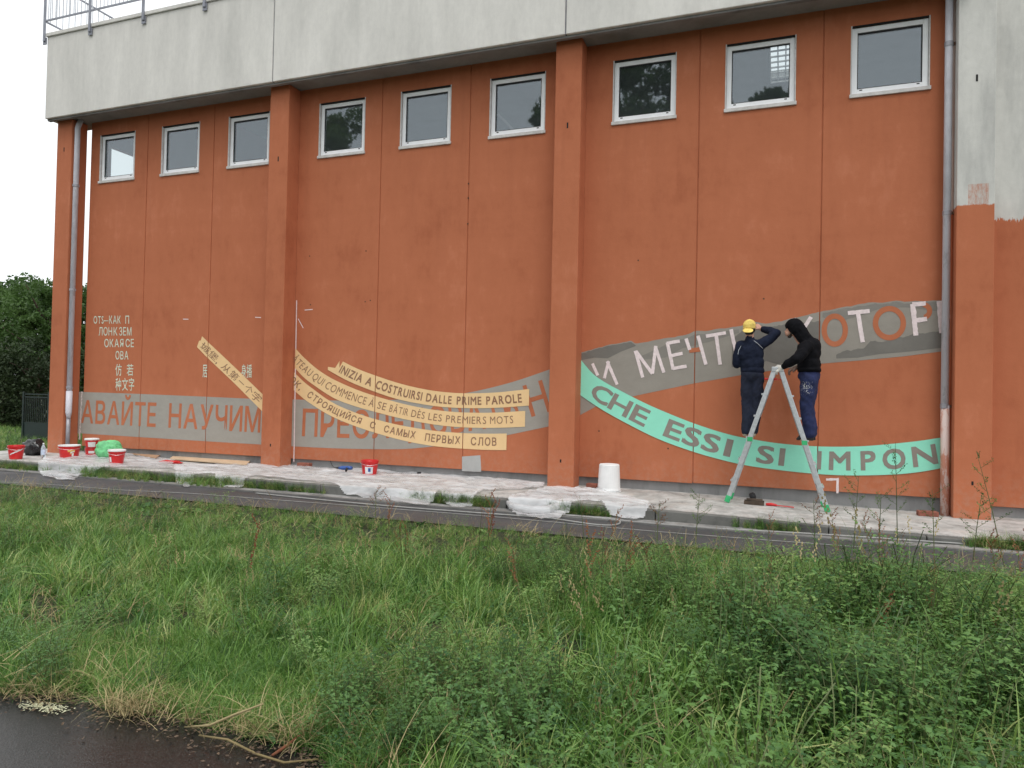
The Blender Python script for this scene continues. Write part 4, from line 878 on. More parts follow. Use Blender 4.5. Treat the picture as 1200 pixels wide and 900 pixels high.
stick('twig', [onZ(*z5(765, 445), GZ+.02), onZ(*z5(810, 415), GZ+.03), onZ(*z5(845, 385), GZ+.06)], [.006, .008, .004], 'sorrel', 'reddish dead stem on the tarmac edge')
stick('twig', [onZ(855, 903, GZ+.02), onZ(880, 880, GZ+.18), onZ(905, 850, GZ+.42), onZ(930, 810, GZ+.60)], [.003, .003, .002, .0015], 'straw', 'long pale grass stalk leaning in the near right of the verge')
for cx, cy, lb in ((62, 832, 'pale fallen blossom cluster on the wet tarmac, right hand one'), (42, 829, 'pale fallen blossom cluster on the wet tarmac, left hand one')):
    V, Fc = [], []
    for _ in range(120):
        p = onZ(cx+rd.normal()*9, cy+rd.normal()*2.2, GZ+.016); leafy(V, Fc, Vector((p.x, p.y, GZ+.016+rd.random()*.015)), Vector((rd.normal(), rd.normal(), .1)).normalized(), Vector((0, 0, 1)), .012, .009)
    k = MB(); k.add(V, Fc); o = k.build('fallen_blossom', MT['petal']); tag(o, lb, 'blossom')

V, Fc = [], []
for a, b in zip(EDG[:-1], EDG[1:]):
    for _ in range(90):
        t = rd.random(); x = a[0]+(b[0]-a[0])*t+rd.normal()*.05; y = a[1]+(b[1]-a[1])*t-abs(rd.normal())*.11+.04
        if 8 < x < 13.2: leafy(V, Fc, Vector((x, y, GZ+.014+rd.random()*.012)), Vector((rd.normal(), rd.normal(), .15)).normalized(), Vector((rd.normal()*.3, rd.normal()*.3, 1)).normalized(), .008+.022*rd.random(), .006+.012*rd.random())
k = MB(); k.add(V, Fc); o = k.build('leaf_litter', MT['litter']); tag(o, 'dark leaf litter and crumbs along the tarmac edge', 'leaf litter', None, 'stuff')
# ================================================================== THINGS ON THE PAVEMENT
def bucket(name, px, py, rb, rt, h, mat, label, lid=None, rim=None, inverted=False, printed=None, z=None, handle=True, paper=False, group=None):
    zz = slabz(onZ(px, py).x) if z is None else z; p = onZ(px, py, zz); p = back(p, rb); p.z = zz; e = empty(name, p); tag(e, label, 'bucket', group)
    if inverted:
        MB().lathe([(rb, 0), (rb*1.02, .004), (rb*1.02, .018), (rb*.97, .024), (rb*.95, .05), (rb*.93, .055), (rt, h-.012), (rt-.012, h), (rt-.03, h-.006), (.02, h-.006)], p, 32).build('body', mat, e, smooth=False)
        MB().tube([(p.x+rb*1.03*math.cos(a), p.y+rb*1.03*math.sin(a), p.z+.04+.02*math.sin(a*2)) for a in [math.pi+i*math.pi/12 for i in range(13)]], .003, 6).build('handle', MT['alu'], e); return e
    prof = [(rb-.01, 0), (rb, .006), (rb+(rt-rb)*.9, h*.86), (rb+(rt-rb)*.9+.008, h*.87), (rb+(rt-rb)*.92+.008, h*.90), (rt, h*.905), (rt+.004, h-.006), (rt, h), (rt-.006, h-.004), (rt-.012, h*.7), (rb-.008, .02), (.01, .018)]
    body = MB().lathe(prof, p, 32).build('body', mat, e, smooth=False)
    if lid: MB().lathe([(rt+.008, h-.022), (rt+.010, h+.002), (rt-.004, h+.010), (rt-.014, h+.004), (.01, h+.004)], p, 32).build('lid', lid, e)
    if rim: MB().lathe([(rt+.002, h-.016), (rt+.010, h-.014), (rt+.010, h+.006), (rt-.010, h+.006), (rt-.014, h-.02)], p, 32).build('rim', rim, e)
    cdir = math.atan2(CAM.y-p.y, CAM.x-p.x)
    def patch(a0, a1, z0, z1, m, nm='label_print', sk=0, off=.0025, n=8):
        k = MB()
        for i in range(n+1):
            t = i/n; a = cdir+a0+(a1-a0)*t
            for zf in (z0, z1):
                zq = zf+sk*t; r_ = rb+(rt-rb)*.9*min(1, zq/(h*.86))+off; k.v.append((p.x+r_*math.cos(a), p.y+r_*math.sin(a), p.z+zq))
        for i in range(n): k.f.append((2*i, 2*i+2, 2*i+3, 2*i+1))
        return k.build(nm, m, e)
    if handle:
        hz = h*.82; MB().tube([(p.x+(rt+.012)*math.cos(cdir+a), p.y+(rt+.012)*math.sin(cdir+a), p.z+hz-.10*h*4*(1-abs(a)/1.57)*.35) for a in [(-1.57+i*.2617) for i in range(13)]], .003, 6).build('handle', MT['alu'], e)
    for a in printed or []: patch(*a)
    if paper:
        patch(-.62, .42, h*.16, h*.60, MT['label'], 'paper_label'); patch(-.2, .12, h*.28, h*.52, MT['blue'], 'label_print', 0, .0035)
    return e
RP, WP = MT['redp'], MT['whitep']; Wt = MT['whitep']
bucket('bucket', 18.5, 538.5, .105, .14, .26, RP, 'open red bucket with a white scrawl, farthest left by the bin bag', printed=[(-.9, -.45, .08, .10, Wt, 'label_print', .03), (-.45, 0, .105, .13, Wt, 'label_print', .03), (0, .5, .13, .155, Wt, 'label_print', .035), (.5, .9, .16, .18, Wt, 'label_print', .03)], z=0)
bucket('bucket', 81, 537.5, .155, .185, .25, RP, 'wide red tub with white rim at the foot of the corner column', rim=WP, printed=[(-.15, .55, .13, .175, MT['yellow'], 'label_print', -.01), (.1, .5, .105, .13, Wt, 'label_print', .02), (.25, .45, .045, .105, Wt, 'label_print', 0), (.05, .45, .085, .10, MT['yellow'], 'label_print', .01)], z=0)
bucket('bucket', 107, 534.8, .10, .115, .155, RP, 'lower red tub of the stack of two by the green bag', printed=[(-.5, .5, .06, .11, Wt, 'label_print')], z=0, handle=False)
bb = bucket('bucket', 107, 534.8, .10, .125, .19, RP, 'upper red tub with white lid on the stack of two by the green bag', lid=WP, printed=[(-.6, .6, .03, .13, Wt, 'label_print')], z=0, handle=False)
pp = onZ(107, 534.8, 0)
bb.location = back(pp, .10)+Vector((0, 0, .158))
bucket('bucket', 136.5, 545.5, .105, .14, .27, RP, 'red bucket with white lid standing in front of the green bag', lid=WP, printed=[(-1.1, -.75, .06, .15, Wt, 'label_print')], z=0)
bucket('bucket', 433, 558, .115, .145, .26, RP, 'open red bucket with a paper label below the cream ribbons', paper=True, z=0)
bucket('bucket', 713.5, 577.5, .182, .152, .41, WP, 'white bucket standing upside down by the third column', inverted=True, z=-.002)
# green shopping bag, bin bag: crumpled closed shapes
def crumple(name, c, rx, ry, rz, mat, amp, seed, label, cat, flat=.5, parent=None, sub=4, top=1.0):
    bm = bmesh.new(); bmesh.ops.create_icosphere(bm, subdivisions=sub, radius=1)
    for v in bm.verts:
        n = v.co.normalized(); d = 1+amp*(nz(n.x*2+seed, n.y*2, n.z*2)+.5*abs(nz(n.x*5+seed, n.y*5, n.z*5))*1.6+.25*nz(n.x*11, n.y*11+seed, n.z*11)); p = n*d; sg = lambda a, e: math.copysign(abs(a)**e, a)
        v.co = Vector((sg(p.x, .7)*rx, sg(p.y, .7)*ry, max(-.02, (p.z+.9)*rz*.55*(top if p.z > .3 else 1))))
    me = bpy.data.meshes.new(name); bm.to_mesh(me); bm.free(); me.polygons.foreach_set('use_smooth', [True]*len(me.polygons)); me.materials.append(mat); o = bpy.data.objects.new(name, me); col.objects.link(o)
    o.location = c; ORI[o.name] = Vector(c)
    if parent: o.parent = parent
    else: tag(o, label, cat)
    return o
g = back(onZ(127, 537.5, 0), .08); crumple('shopping_bag', (g.x, g.y, .0), .27, .16, .33, MT['gbag'], .20, 3, 'crumpled bright green shopping bag among the red buckets', 'bag', sub=5)
gb = bpy.data.objects['shopping_bag']
for (a, b, c, d) in [(120.5, 527, 120, 536), (120.5, 527, 126, 525.5), (126, 526, 127, 531), (127, 531, 124, 536.5)]:
    k = MB(); q = [onY(a, b, g.y-.125), onY(c, d, g.y-.125)]; k.tube([q[0], q[1]], .006, 5); o = k.build('printed_line', MT['gprint'], gb)
g = back(onZ(39.5, 534, 0), .1); crumple('bin_bag', (g.x, g.y, .0), .20, .15, .30, MT['bag'], .30, 8, 'black bin bag slumped between the red bucket and the corner column', 'bag', sub=4)
# water bottle
g = onZ(50.5, 537, 0); bo = empty('water_bottle', g); tag(bo, 'clear plastic water bottle beside the corner column', 'bottle')
MB().lathe([(.033, 0), (.040, .01), (.040, .10), (.037, .11), (.040, .12), (.040, .19), (.020, .25), (.014, .265), (.014, .275)], g, 20).build('body', MT['bottle'], bo, smooth=True); MB().lathe([(.0415, .07), (.0415, .17)], g, 20).build('label_band', simple('bottle label', (.55, .65, .8), .5), bo); MB().lathe([(.016, .275), (.016, .295), (.004, .297)], g, 14).build('cap', MT['whitep'], bo)
# boards
def board(pts, th, mat, name, label, cat='board', z=.02):
    k = MB(); lo = [onZ(a, b, z) for a, b in pts]; n = len(lo); k.v = [(p.x, p.y, z-.0) for p in lo]+[(p.x, p.y, z+th) for p in lo]; k.f = [tuple(reversed(range(n))), tuple(range(n, 2*n))]+[(i, (i+1) % n, n+(i+1) % n, n+i) for i in range(n)]; o = k.build(name, mat, None, bevel=.003); tag(o, label, cat)
board([(147, 531.5), (183, 537.5), (188, 534), (152, 529.5)], .02, MT['board2'], 'cardboard_sheet', 'brown cardboard sheet lying on plastic left of the pale board', 'cardboard', .03)
board([(199, 538.5), (289, 545.5), (294, 541), (206, 533.5)], .028, MT['board'], 'plank', 'long pale wooden board on the pavement below the grey band', 'board', .02)
g = onZ(195, 536, 0); k = MB().box(g.x-.13, g.x+.16, g.y+.02, g.y+.2, 0, .10); o = k.build('toolbox', MT['bag'], None, bevel=.015); tag(o, 'low dark box between the two boards by the wall', 'box')
def rag(px, py, rx, ry, rz, mat, seed, name, label, cat): g = onZ(px, py, 0); return crumple(name, (g.x, g.y, slabz(g.x)), rx, ry, rz, mat, .5, seed, label, cat, sub=4)
rag(200, 543, .22, .07, .05, MT['redp'], 12, 'cloth', 'red cloth lying in front of the pale board', 'cloth')
# drill on the dust sheet
g = onZ(403, 556, 0)+Vector((0, 0, .055)); dr = empty('cordless_drill', g); tag(dr, 'dark blue cordless drill lying left of the labelled red bucket', 'drill')
MB().tube([g+Vector((-.10, 0, .05)), g+Vector((-.04, 0, .055)), g+Vector((.10, .01, .06)), g+Vector((.15, .01, .06))], [.022, .034, .036, .028], 12).build('motor_housing', MT['blue'], dr, smooth=True); MB().tube([g+Vector((-.19, 0, .045)), g+Vector((-.14, 0, .048)), g+Vector((-.10, 0, .05))], [.004, .015, .022], 10).build('chuck', MT['black'], dr)
MB().bar(g+Vector((.06, .0, .05)), g+Vector((.12, -.12, .03)), .045, .035).build('grip', MT['black'], dr, bevel=.008); MB().box(g.x+.08, g.x+.20, g.y-.19, g.y-.10, .0, .06).build('battery', MT['black'], dr, bevel=.01)
MB().tube([g+Vector((-.19, 0, .045)), g+Vector((-.26, .02, .09)), g+Vector((-.30, .03, .16))], .006, 6).build('strap', MT['black'], dr)
def brick(px, py, sx, sy, sz, rz, label):
    g = onZ(px, py, 0); g.z = slabz(g.x); k = MB().box(-sx/2, sx/2, -sy/2, sy/2, 0, sz); o = k.build('brick', MT['brick'], None, bevel=.008); o.location = g+Vector((0, sy/2, .045 if px < 500 else 0)); o.rotation_euler.z = rz; tag(o, label, 'brick')
brick(354.5, 549.5, .25, .12, .06, .05, 'red brick on the dust sheet beside the second column')
brick(693, 571.5, .17, .12, .06, -.1, 'broken red brick between the third column and the white bucket')
brick(1088, 600.5, .24, .12, .065, .08, 'dark red brick against the wall left of the drainpipe')
g = onZ(491, 557, 0); MB().lathe([(.030, 0), (.036, .05), (.036, .055), (.030, .052)], g, 14).build('cup', MT['black']); tag(bpy.data.objects['cup'], 'small black cup by the wall in the middle bay', 'cup')
# things at the ladder foot
g = onZ(883.5, 590, 0); g.z = slabz(g.x); tr_ = empty('paint_tray', g); tag(tr_, 'dark crusted paint roller tray under the stepladder', 'tray')
k = MB(); k.box(g.x-.13, g.x+.13, g.y-.02, g.y+.14, g.z, g.z+.015); k.build('tray_base', MT['bark'], tr_, bevel=.004)
for a in ((-.13, .13, -.02, -.01), (-.13, .13, .13, .14)): MB().box(g.x+a[0], g.x+a[1], g.y+a[2], g.y+a[3], g.z+.015, g.z+.05).build('tray_side', MT['bark'], tr_)
MB().tube([(g.x-.10, g.y+.06, g.z+.05), (g.x+.11, g.y+.05, g.z+.05)], .032, 12).build('paint_roller', MT['bark'], tr_, smooth=True)
rag(882, 584, .04, .04, .09, MT['black'], 31, 'work_glove', 'small black glove heaped behind the paint tray', 'glove')
g = onZ(913, 592, 0); g.z = slabz(g.x); hd = empty('red_saw', g); tag(hd, 'red handled hand tool lying between the feet of the stepladder', 'tool')
MB().tube([g+Vector((-.17, .03, .02)), g+Vector((-.10, .03, .028)), g+Vector((-.03, .02, .02))], [.018, .022, .014], 10).build('grip', MT['redp'], hd, smooth=True); MB().bar(g+Vector((-.04, .02, .02)), g+Vector((.19, .0, .012)), .045, .008, (0, 0, 1)).build('blade', MT['redp'], hd, bevel=.002)
# dust sheets
def inpoly(x, y, poly):
    c = False; j = len(poly)-1
    for i in range(len(poly)):
        xi, yi = poly[i]; xj, yj = poly[j]
        if (yi > y) != (yj > y) and x < (xj-xi)*(y-yi)/(yj-yi)+xi: c = not c
        j = i
    return c
def sheet(pts, label, seed, amp=.05, step=.016):
    poly = [onZ(a, b, 0) for a, b in pts]; poly = [(p.x, p.y) for p in poly]; X0 = min(p[0] for p in poly); X1 = max(p[0] for p in poly); Y0 = min(p[1] for p in poly); Y1 = max(p[1] for p in poly)
    k = MB(); id_ = {}; nx_ = int((X1-X0)/step)+1; ny_ = int((Y1-Y0)/step)+1
    for j in range(ny_+1):
        for i in range(nx_+1):
            x, y = X0+i*step, Y0+j*step; wx, wy = x+.04*nz(x*2.2, y*2.2, seed), y+.025*nz(x*3.1, y*3.1, seed+4)
            if not inpoly(wx, wy, poly): continue
            f = 1.0*abs(nz(x*1.3+y*1.8+seed, y*2.6, 2))+.7*abs(nz(x*2.2-y*3+seed, y*6, 5))+.30*abs(nz(x*5+y*4, y*12, seed))+.06*abs(nz(x*20, y*20, seed))
            base = slabz(x) if y > KY+.02 else max(GZ, slabz(x)-(KY+.02-y)*1.6)
            yy = y if y > KY+.02 else KY+.02-(KY+.02-y)*.75-.02
            id_[(i, j)] = len(k.v); k.v.append((x, yy, base+.010+amp*f))
    for (i, j), a in id_.items():
        if (i+1, j) in id_ and (i, j+1) in id_ and (i+1, j+1) in id_: k.f.append((a, id_[(i+1, j)], id_[(i+1, j+1)], id_[(i, j+1)]))
    o = k.build('dust_sheet', MT['sheet'], None, smooth=True); tag(o, label, 'plastic sheet', 'plastic dust sheets on the pavement'); return o
MT['sheet'] = mk_plastic_sheet()
sheet([(36, 552), (52, 537), (93, 534), (160, 533), (205, 540), (203, 550), (150, 549), (112, 549), (88, 551), (72, 556.5), (50, 556)], 'crumpled translucent plastic sheet under the left group of red buckets', 1)
sheet([(204, 545), (300, 546), (345, 546), (430, 552), (520, 557), (638, 567), (640, 573), (600, 575), (566, 576), (552, 586), (527, 586), (514, 577), (495, 585), (476, 584), (436, 577), (379, 567), (300, 559), (270, 566), (262, 567), (250, 557), (228, 557), (214, 564), (205, 564)], 'long translucent plastic sheet hanging over the kerb along the middle bay', 2, .058)
sheet([(596, 583), (640, 573), (676, 573), (700, 576), (760, 590), (770, 597), (735, 600), (700, 592), (672, 590), (650, 600), (628, 603), (600, 596)], 'twisted end of plastic sheet falling off the kerb at the third column', 5, .065)
# rolled hem of the twisted sheet
pts = []
for a, b in [(594, 580), (592, 588), (600, 596), (620, 600), (640, 601), (655, 596), (668, 584), (675, 575)]: p = onZ(a, b, -.08); pts.append(p+Vector((0, 0, .03)))
o = MB().tube(pts, [.02, .03, .045, .05, .06, .06, .05, .03], 12).build('dust_sheet', MT['sheet'], None, smooth=True); tag(o, 'rope like twisted plastic sheet curling down to the path edge', 'plastic sheet')
# cable along the path
def cable(pts, label, r=.012):
    P = [Vector(p) for p in pts]; out = []
    for i in range(len(P)-1):
        p0, p1, p2, p3 = P[max(i-1, 0)], P[i], P[i+1], P[min(i+2, len(P)-1)]
        for k in range(8):
            t = k/8; out.append(.5*((2*p1)+(-p0+p2)*t+(2*p0-5*p1+4*p2-p3)*t*t+(-p0+3*p1-3*p2+p3)*t**3))
    out.append(P[-1]); o = MB().tube(out, r, 8).build('cable', MT['hose'], None, smooth=True); tag(o, label, 'cable')
cz = GZ+.018
cable([onZ(a, b, cz) for a, b in [(300, 578), (400, 588), (480, 595), (560, 601), (640, 607), (700, 615), (725, 614), (720, 608), (680, 605), (640, 602), (690, 606), (760, 613), (850, 620), (960, 626), (1080, 634), (1220, 643)]], 'pale cable looping once and running along the path to the right', .010)
cable([onZ(a, b, cz) for a, b in [(-60, 562), (60, 568), (140, 574), (220, 578), (300, 584), (380, 590), (470, 597), (560, 604), (640, 611), (760, 622), (900, 633), (1010, 641)]], 'long thin pale cable lying along the near side of the path', .004)
# dark green gate and low structure at the far left
gt = empty('metal_gate', (-5.0, 3, GZ)); tag(gt, 'dark green metal gate with close upright bars at the far left', 'gate')
for x in (-5.45, -4.45, -3.45): MB().box(x-.03, x+.03, 2.97, 3.03, GZ, 1.22).build('post', MT['greenmetal'], gt)
for z in (.34, 1.14, 1.06): MB().box(-5.42, -3.48, 2.985, 3.015, z, z+.035).build('rail', MT['greenmetal'], gt)
for i in range(26): MB().box(-5.38+i*.073-.009, -5.38+i*.073+.009, 2.99, 3.01, .375, 1.06).build('bar', MT['greenmetal'], gt)
MB().box(-5.42, -3.48, 2.99, 3.01, GZ+.02, .34).build('lower_panel', MT['greenmetal'], gt)

# ================================================================== STEPLADDER
ld = empty('stepladder', (14.42, -.53, 0)); tag(ld, 'aluminium double sided stepladder with green feet carrying two workers', 'ladder')
AP = 1.84; zR = slabz(15.07)
LR = {('l', 'f'): (Vector((13.785, -.735, .02)), Vector((14.372, -.70, AP))), ('l', 'b'): (Vector((13.80, -.31, .02)), Vector((14.374, -.35, AP))),
      ('r', 'f'): (Vector((15.055, -.735, zR+.02)), Vector((14.452, -.70, AP))), ('r', 'b'): (Vector((15.04, -.31, zR+.02)), Vector((14.450, -.35, AP)))}
for (s, fb), (a, b) in LR.items():
    MB().bar(a, b, .062, .024).build('rail', MT['alu'], ld, bevel=.004)
    MB().bar(a-(b-a).normalized()*.02, a+(b-a).normalized()*.075, .072, .036).build('foot', MT['green'], ld, bevel=.006)
for s in 'lr':
    fa, fb_ = LR[(s, 'f')]; ba, bb_ = LR[(s, 'b')]
    for q in range(6):
        z = .30+.30*q-(0 if s == 'l' else .02); t = (z-fa.z)/(fb_.z-fa.z); p = fa.lerp(fb_, t); r_ = ba.lerp(bb_, t)
        if z > 1.7: continue
        MB().box(p.x-(.055 if s == 'l' else .035), p.x+(.035 if s == 'l' else .055), p.y+.012, r_.y-.012, z-.012, z+.012).build('tread', MT['alu'], ld, bevel=.003)
        if q in (2,): MB().box(p.x-.035, p.x+.035, p.y-.016, p.y-.0125, z-.05, z+.01).build('clip', MT['green'], ld)
MB().box(14.335, 14.490, -.725, -.665, AP-.03, AP+.035).build('hinge', MT['alu'], ld, bevel=.006); MB().box(14.335, 14.490, -.385, -.325, AP-.03, AP+.035).build('hinge', MT['alu'], ld, bevel=.006)
MB().box(14.365, 14.460, -.66, -.39, AP-.01, AP+.012).build('top_step', MT['alu'], ld, bevel=.004)
MB().box(14.245, 14.41, -.655, -.40, 1.70, 1.722).build('tray', MT['redp'], ld, bevel=.004); MB().bar((14.42, -.655, 1.705), (14.53, -.655, 1.69), .014, .014).build('tray_arm', MT['redp'], ld)

# ================================================================== PEOPLE
def sph(k, c, r, n=12, m=8, rot=None):
    r = r if hasattr(r, '__len__') else (r, r, r); o = len(k.v); Mx = rot or Matrix.Identity(3)
    for i in range(1, m):
        th = math.pi*i/m
        for j in range(n):
            a = 2*math.pi*j/n; v = Mx @ Vector((math.sin(th)*math.cos(a)*r[0], math.sin(th)*math.sin(a)*r[1], math.cos(th)*r[2])); k.v.append((c[0]+v.x, c[1]+v.y, c[2]+v.z))
    t = Mx @ Vector((0, 0, r[2])); k.v.append((c[0]+t.x, c[1]+t.y, c[2]+t.z)); k.v.append((c[0]-t.x, c[1]-t.y, c[2]-t.z)); T, Bq = len(k.v)-2, len(k.v)-1
    for i in range(m-2):
        for j in range(n): k.f.append((o+i*n+j, o+(i+1)*n+j, o+(i+1)*n+(j+1) % n, o+i*n+(j+1) % n))
    for j in range(n): k.f.append((T, o+j, o+(j+1) % n)); k.f.append((Bq, o+(m-2)*n+(j+1) % n, o+(m-2)*n+j))
def cap_(k, a, b, ra, rb, n=12):
    a, b = Vector(a), Vector(b); sph(k, a, ra, n); sph(k, b, rb, n); k.tube([a, b], [ra, rb], n)
def sculpt(name, prims, mat, parent, vox=.012, smooth=4, wr=0.0, cut=None, ws=11):
    k = MB()
    for p in prims:
        if p[0] == 'c':
            pts, rs = p[1], p[2]
            for i in range(len(pts)-1): cap_(k, pts[i], pts[i+1], rs[i], rs[i+1])
        else: sph(k, p[1], p[2], 20, 14, Matrix.Rotation(p[3][0], 3, p[3][1]) if len(p) > 3 else None)
    me = bpy.data.meshes.new(name); me.from_pydata(k.v, [], k.f); o = bpy.data.objects.new(name, me); col.objects.link(o)
    m = o.modifiers.new('r', 'REMESH'); m.mode = 'VOXEL'; m.voxel_size = vox
    if smooth: s = o.modifiers.new('s', 'SMOOTH'); s.iterations = smooth; s.factor = .5
    m2 = bpy.data.meshes.new_from_object(o.evaluated_get(bpy.context.evaluated_depsgraph_get())); bpy.data.objects.remove(o)
    m2.name = name; off = origin(parent); N_ = [Vector(v.normal) for v in m2.vertices]
    for v, n in zip(m2.vertices, N_):
        c = Vector(v.co)
        if wr: c += n*wr*(nz(c.x*ws+c.z*ws*.8, c.y*ws, c.z*ws*.55)+.7*abs(nz(c.x*ws*1.7+5-c.z*ws*1.2, c.y*ws*1.7, c.z*ws*.9)))
        v.co = c-off
    return finish(m2, name, mat, parent, True)
def hand(wrist, dirv, palmn, thumbside, grip=.9, s=1.0):
    """prims for a palm, four unequal fingers bent toward the palm side and a thumb from the palm's side"""
    d = Vector(dirv).normalized(); n = Vector(palmn); n = (n-d*n.dot(d)).normalized(); t = d.cross(n).normalized()*thumbside; w_ = Vector(wrist); pr = []
    pr.append(('c', [w_, w_+d*.035*s], [.024*s, .026*s])); 
    for q in (-1, -.33, .33, 1): pr.append(('c', [w_+d*.02*s+t*q*.018*s, w_+d*.085*s+t*q*.030*s], [.014*s, .0125*s]))
    for q, ln in ((1, .070), (.33, .080), (-.33, .074), (-1, .058)):
        b = w_+d*.088*s+t*q*.030*s; a1 = grip*.55; p1 = b+(d*math.cos(a1)+n*math.sin(a1))*ln*.45*s; a2 = grip*1.35; p2 = p1+(d*math.cos(a2)+n*math.sin(a2))*ln*.32*s; a3 = grip*1.9; p3 = p2+(d*math.cos(a3)+n*math.sin(a3))*ln*.25*s
        pr.append(('c', [b, p1, p2, p3], [.0105*s, .0098*s, .0088*s, .0078*s]))
    b = w_+d*.03*s+t*.028*s; p1 = b+(d*.6+t*.8).normalized()*.038*s+n*.008*s; p2 = p1+(d*.85+t*.25+n*.45*grip).normalized()*.032*s; pr.append(('c', [b, p1, p2], [.013*s, .0115*s, .009*s])); return pr
# --- left worker, back to the camera
V_ = Vector
p1 = empty('person', (14.05, -.52, .90)); tag(p1, 'person in yellow cap and navy work clothes with one arm raised, back turned', 'person')
Rw = V_((14.185, -.30, 2.425)); Lw = V_((13.93, -.28, 2.00))
body = [('e', (14.03, -.475, 2.435), (.076, .094, .108)), ('e', (14.03, -.42, 2.37), (.05, .05, .05)), ('c', [(14.035, -.49, 2.37), (14.04, -.50, 2.24)], [.052, .058]), ('e', (13.953, -.47, 2.425), (.010, .022, .032)), ('e', (14.107, -.47, 2.425), (.010, .022, .032)),
    ('c', [(13.93, -.5, 2.19), (14.17, -.5, 2.20)], [.055, .055]), ('e', (14.05, -.5, 2.05), (.14, .09, .19)), ('e', (14.08, -.5, 1.82), (.13, .09, .13)),
    ('c', [(14.19, -.50, 2.20), (14.385, -.42, 2.36), Rw], [.045, .036, .025]), ('c', [(13.91, -.50, 2.19), (13.87, -.50, 1.93), Lw], [.045, .036, .025]),
    ('c', [(14.02, -.5, 1.76), (14.02, -.48, 1.36), (14.0, -.52, .98)], [.075, .052, .036]), ('c', [(14.13, -.5, 1.76), (14.14, -.48, 1.36), (14.10, -.5, .98)], [.075, .052, .036]), ('c', [(14.0, -.52, .95), (13.985, -.42, .93)], [.035, .03]), ('c', [(14.10, -.5, .95), (14.11, -.40, .93)], [.035, .03])]
body += hand(Rw, (-.55, .25, .55), (-.2, .6, -.6), 1, .7) + hand(Lw, (.2, .8, .35), (.3, .2, -.8), 1, .6)
sculpt('body', body, MT['skin'], p1, .0062, 2)
sculpt('hair', [('e', (14.03, -.487, 2.405), (.080, .092, .058)), ('c', [(14.0, -.545, 2.36), (14.06, -.545, 2.36)], [.03, .03])], MT['hair'], p1, .008, 2, .004)
cp = sculpt('cap', [('e', (14.028, -.485, 2.468), (.087, .106, .082)), ('e', (14.028, -.485, 2.43), (.086, .104, .04))], MT['cap'], p1, .007, 3, .002)
sculpt('brim', [('e', (14.015, -.600, 2.385), (.074, .062, .012), (R(38), 'X'))], MT['cap'], cp, .006, 2); MB().lathe([(.009, 0), (.007, .006), (.001, .008)], (14.028, -.485, 2.549), 10).build('button', MT['cap'], cp)
j = [('e', (14.05, -.5, 2.07), (.178, .118, .18)), ('e', (14.075, -.5, 1.92), (.163, .118, .17)), ('e', (14.085, -.5, 1.83), (.160, .122, .085)), ('c', [(13.93, -.5, 2.175), (14.17, -.5, 2.19)], [.078, .078]), ('c', [(14.035, -.5, 2.22), (14.035, -.49, 2.285)], [.075, .062]),
    ('c', [(14.17, -.5, 2.185), (14.29, -.45, 2.27), (14.385, -.42, 2.355), (14.30, -.36, 2.40), (14.215, -.31, 2.42)], [.078, .066, .058, .052, .042]), ('c', [(13.92, -.5, 2.17), (13.878, -.51, 2.04), (13.868, -.505, 1.92), (13.905, -.33, 1.98)], [.076, .066, .058, .045])]
jk = sculpt('jacket', j, MT['navy'], p1, .010, 4, .011)
def on_cloth(pts, r, nm, mat, par):
    """lay a cord on the cloth: push each point toward the camera until it is just outside the cloth"""
    me = par.data; from mathutils.bvhtree import BVHTree
    bv = BVHTree.FromPolygons([v.co for v in me.vertices], [tuple(p.vertices) for p in me.polygons]); off = origin(par); out = []
    for i in range(len(pts)-1):
        for q in range(6):
            p = Vector(pts[i]).lerp(Vector(pts[i+1]), q/6); h = bv.ray_cast(Vector((p.x, p.y-1, p.z))-off, Vector((0, 1, 0)))
            if h[0] is not None: out.append(h[0]+off+Vector((0, -.001, 0)))
    if len(out) > 2: MB().tube(out, r, 5).build(nm, mat, par)
on_cloth([(14.095, -.5, 2.245), (14.15, -.5, 2.20), (14.225, -.5, 2.125)], .0035, 'piping', MT['piping'], jk); on_cloth([(13.925, -.5, 2.17), (13.895, -.5, 2.11), (13.885, -.5, 2.04)], .0035, 'piping', MT['piping'], jk)
sculpt('trousers', [('e', (14.08, -.5, 1.775), (.152, .118, .12)), ('c', [(14.015, -.5, 1.72), (14.01, -.49, 1.5), (14.015, -.485, 1.34), (14.015, -.51, 1.12), (14.005, -.52, .985)], [.090, .083, .074, .068, .062]), ('c', [(14.145, -.5, 1.72), (14.145, -.49, 1.5), (14.14, -.485, 1.34), (14.125, -.50, 1.12), (14.105, -.5, .985)], [.090, .084, .075, .069, .063])], MT['trA'], p1, .010, 4, .012)
for x, y in ((14.0, -.50), (14.105, -.48)): sculpt('shoe', [('c', [(x, y-.03, .955), (x-.012, y+.10, .938)], [.042, .034]), ('c', [(x, y-.04, .925), (x-.012, y+.13, .925)], [.022, .022])], MT['shoe'], p1, .007, 2)
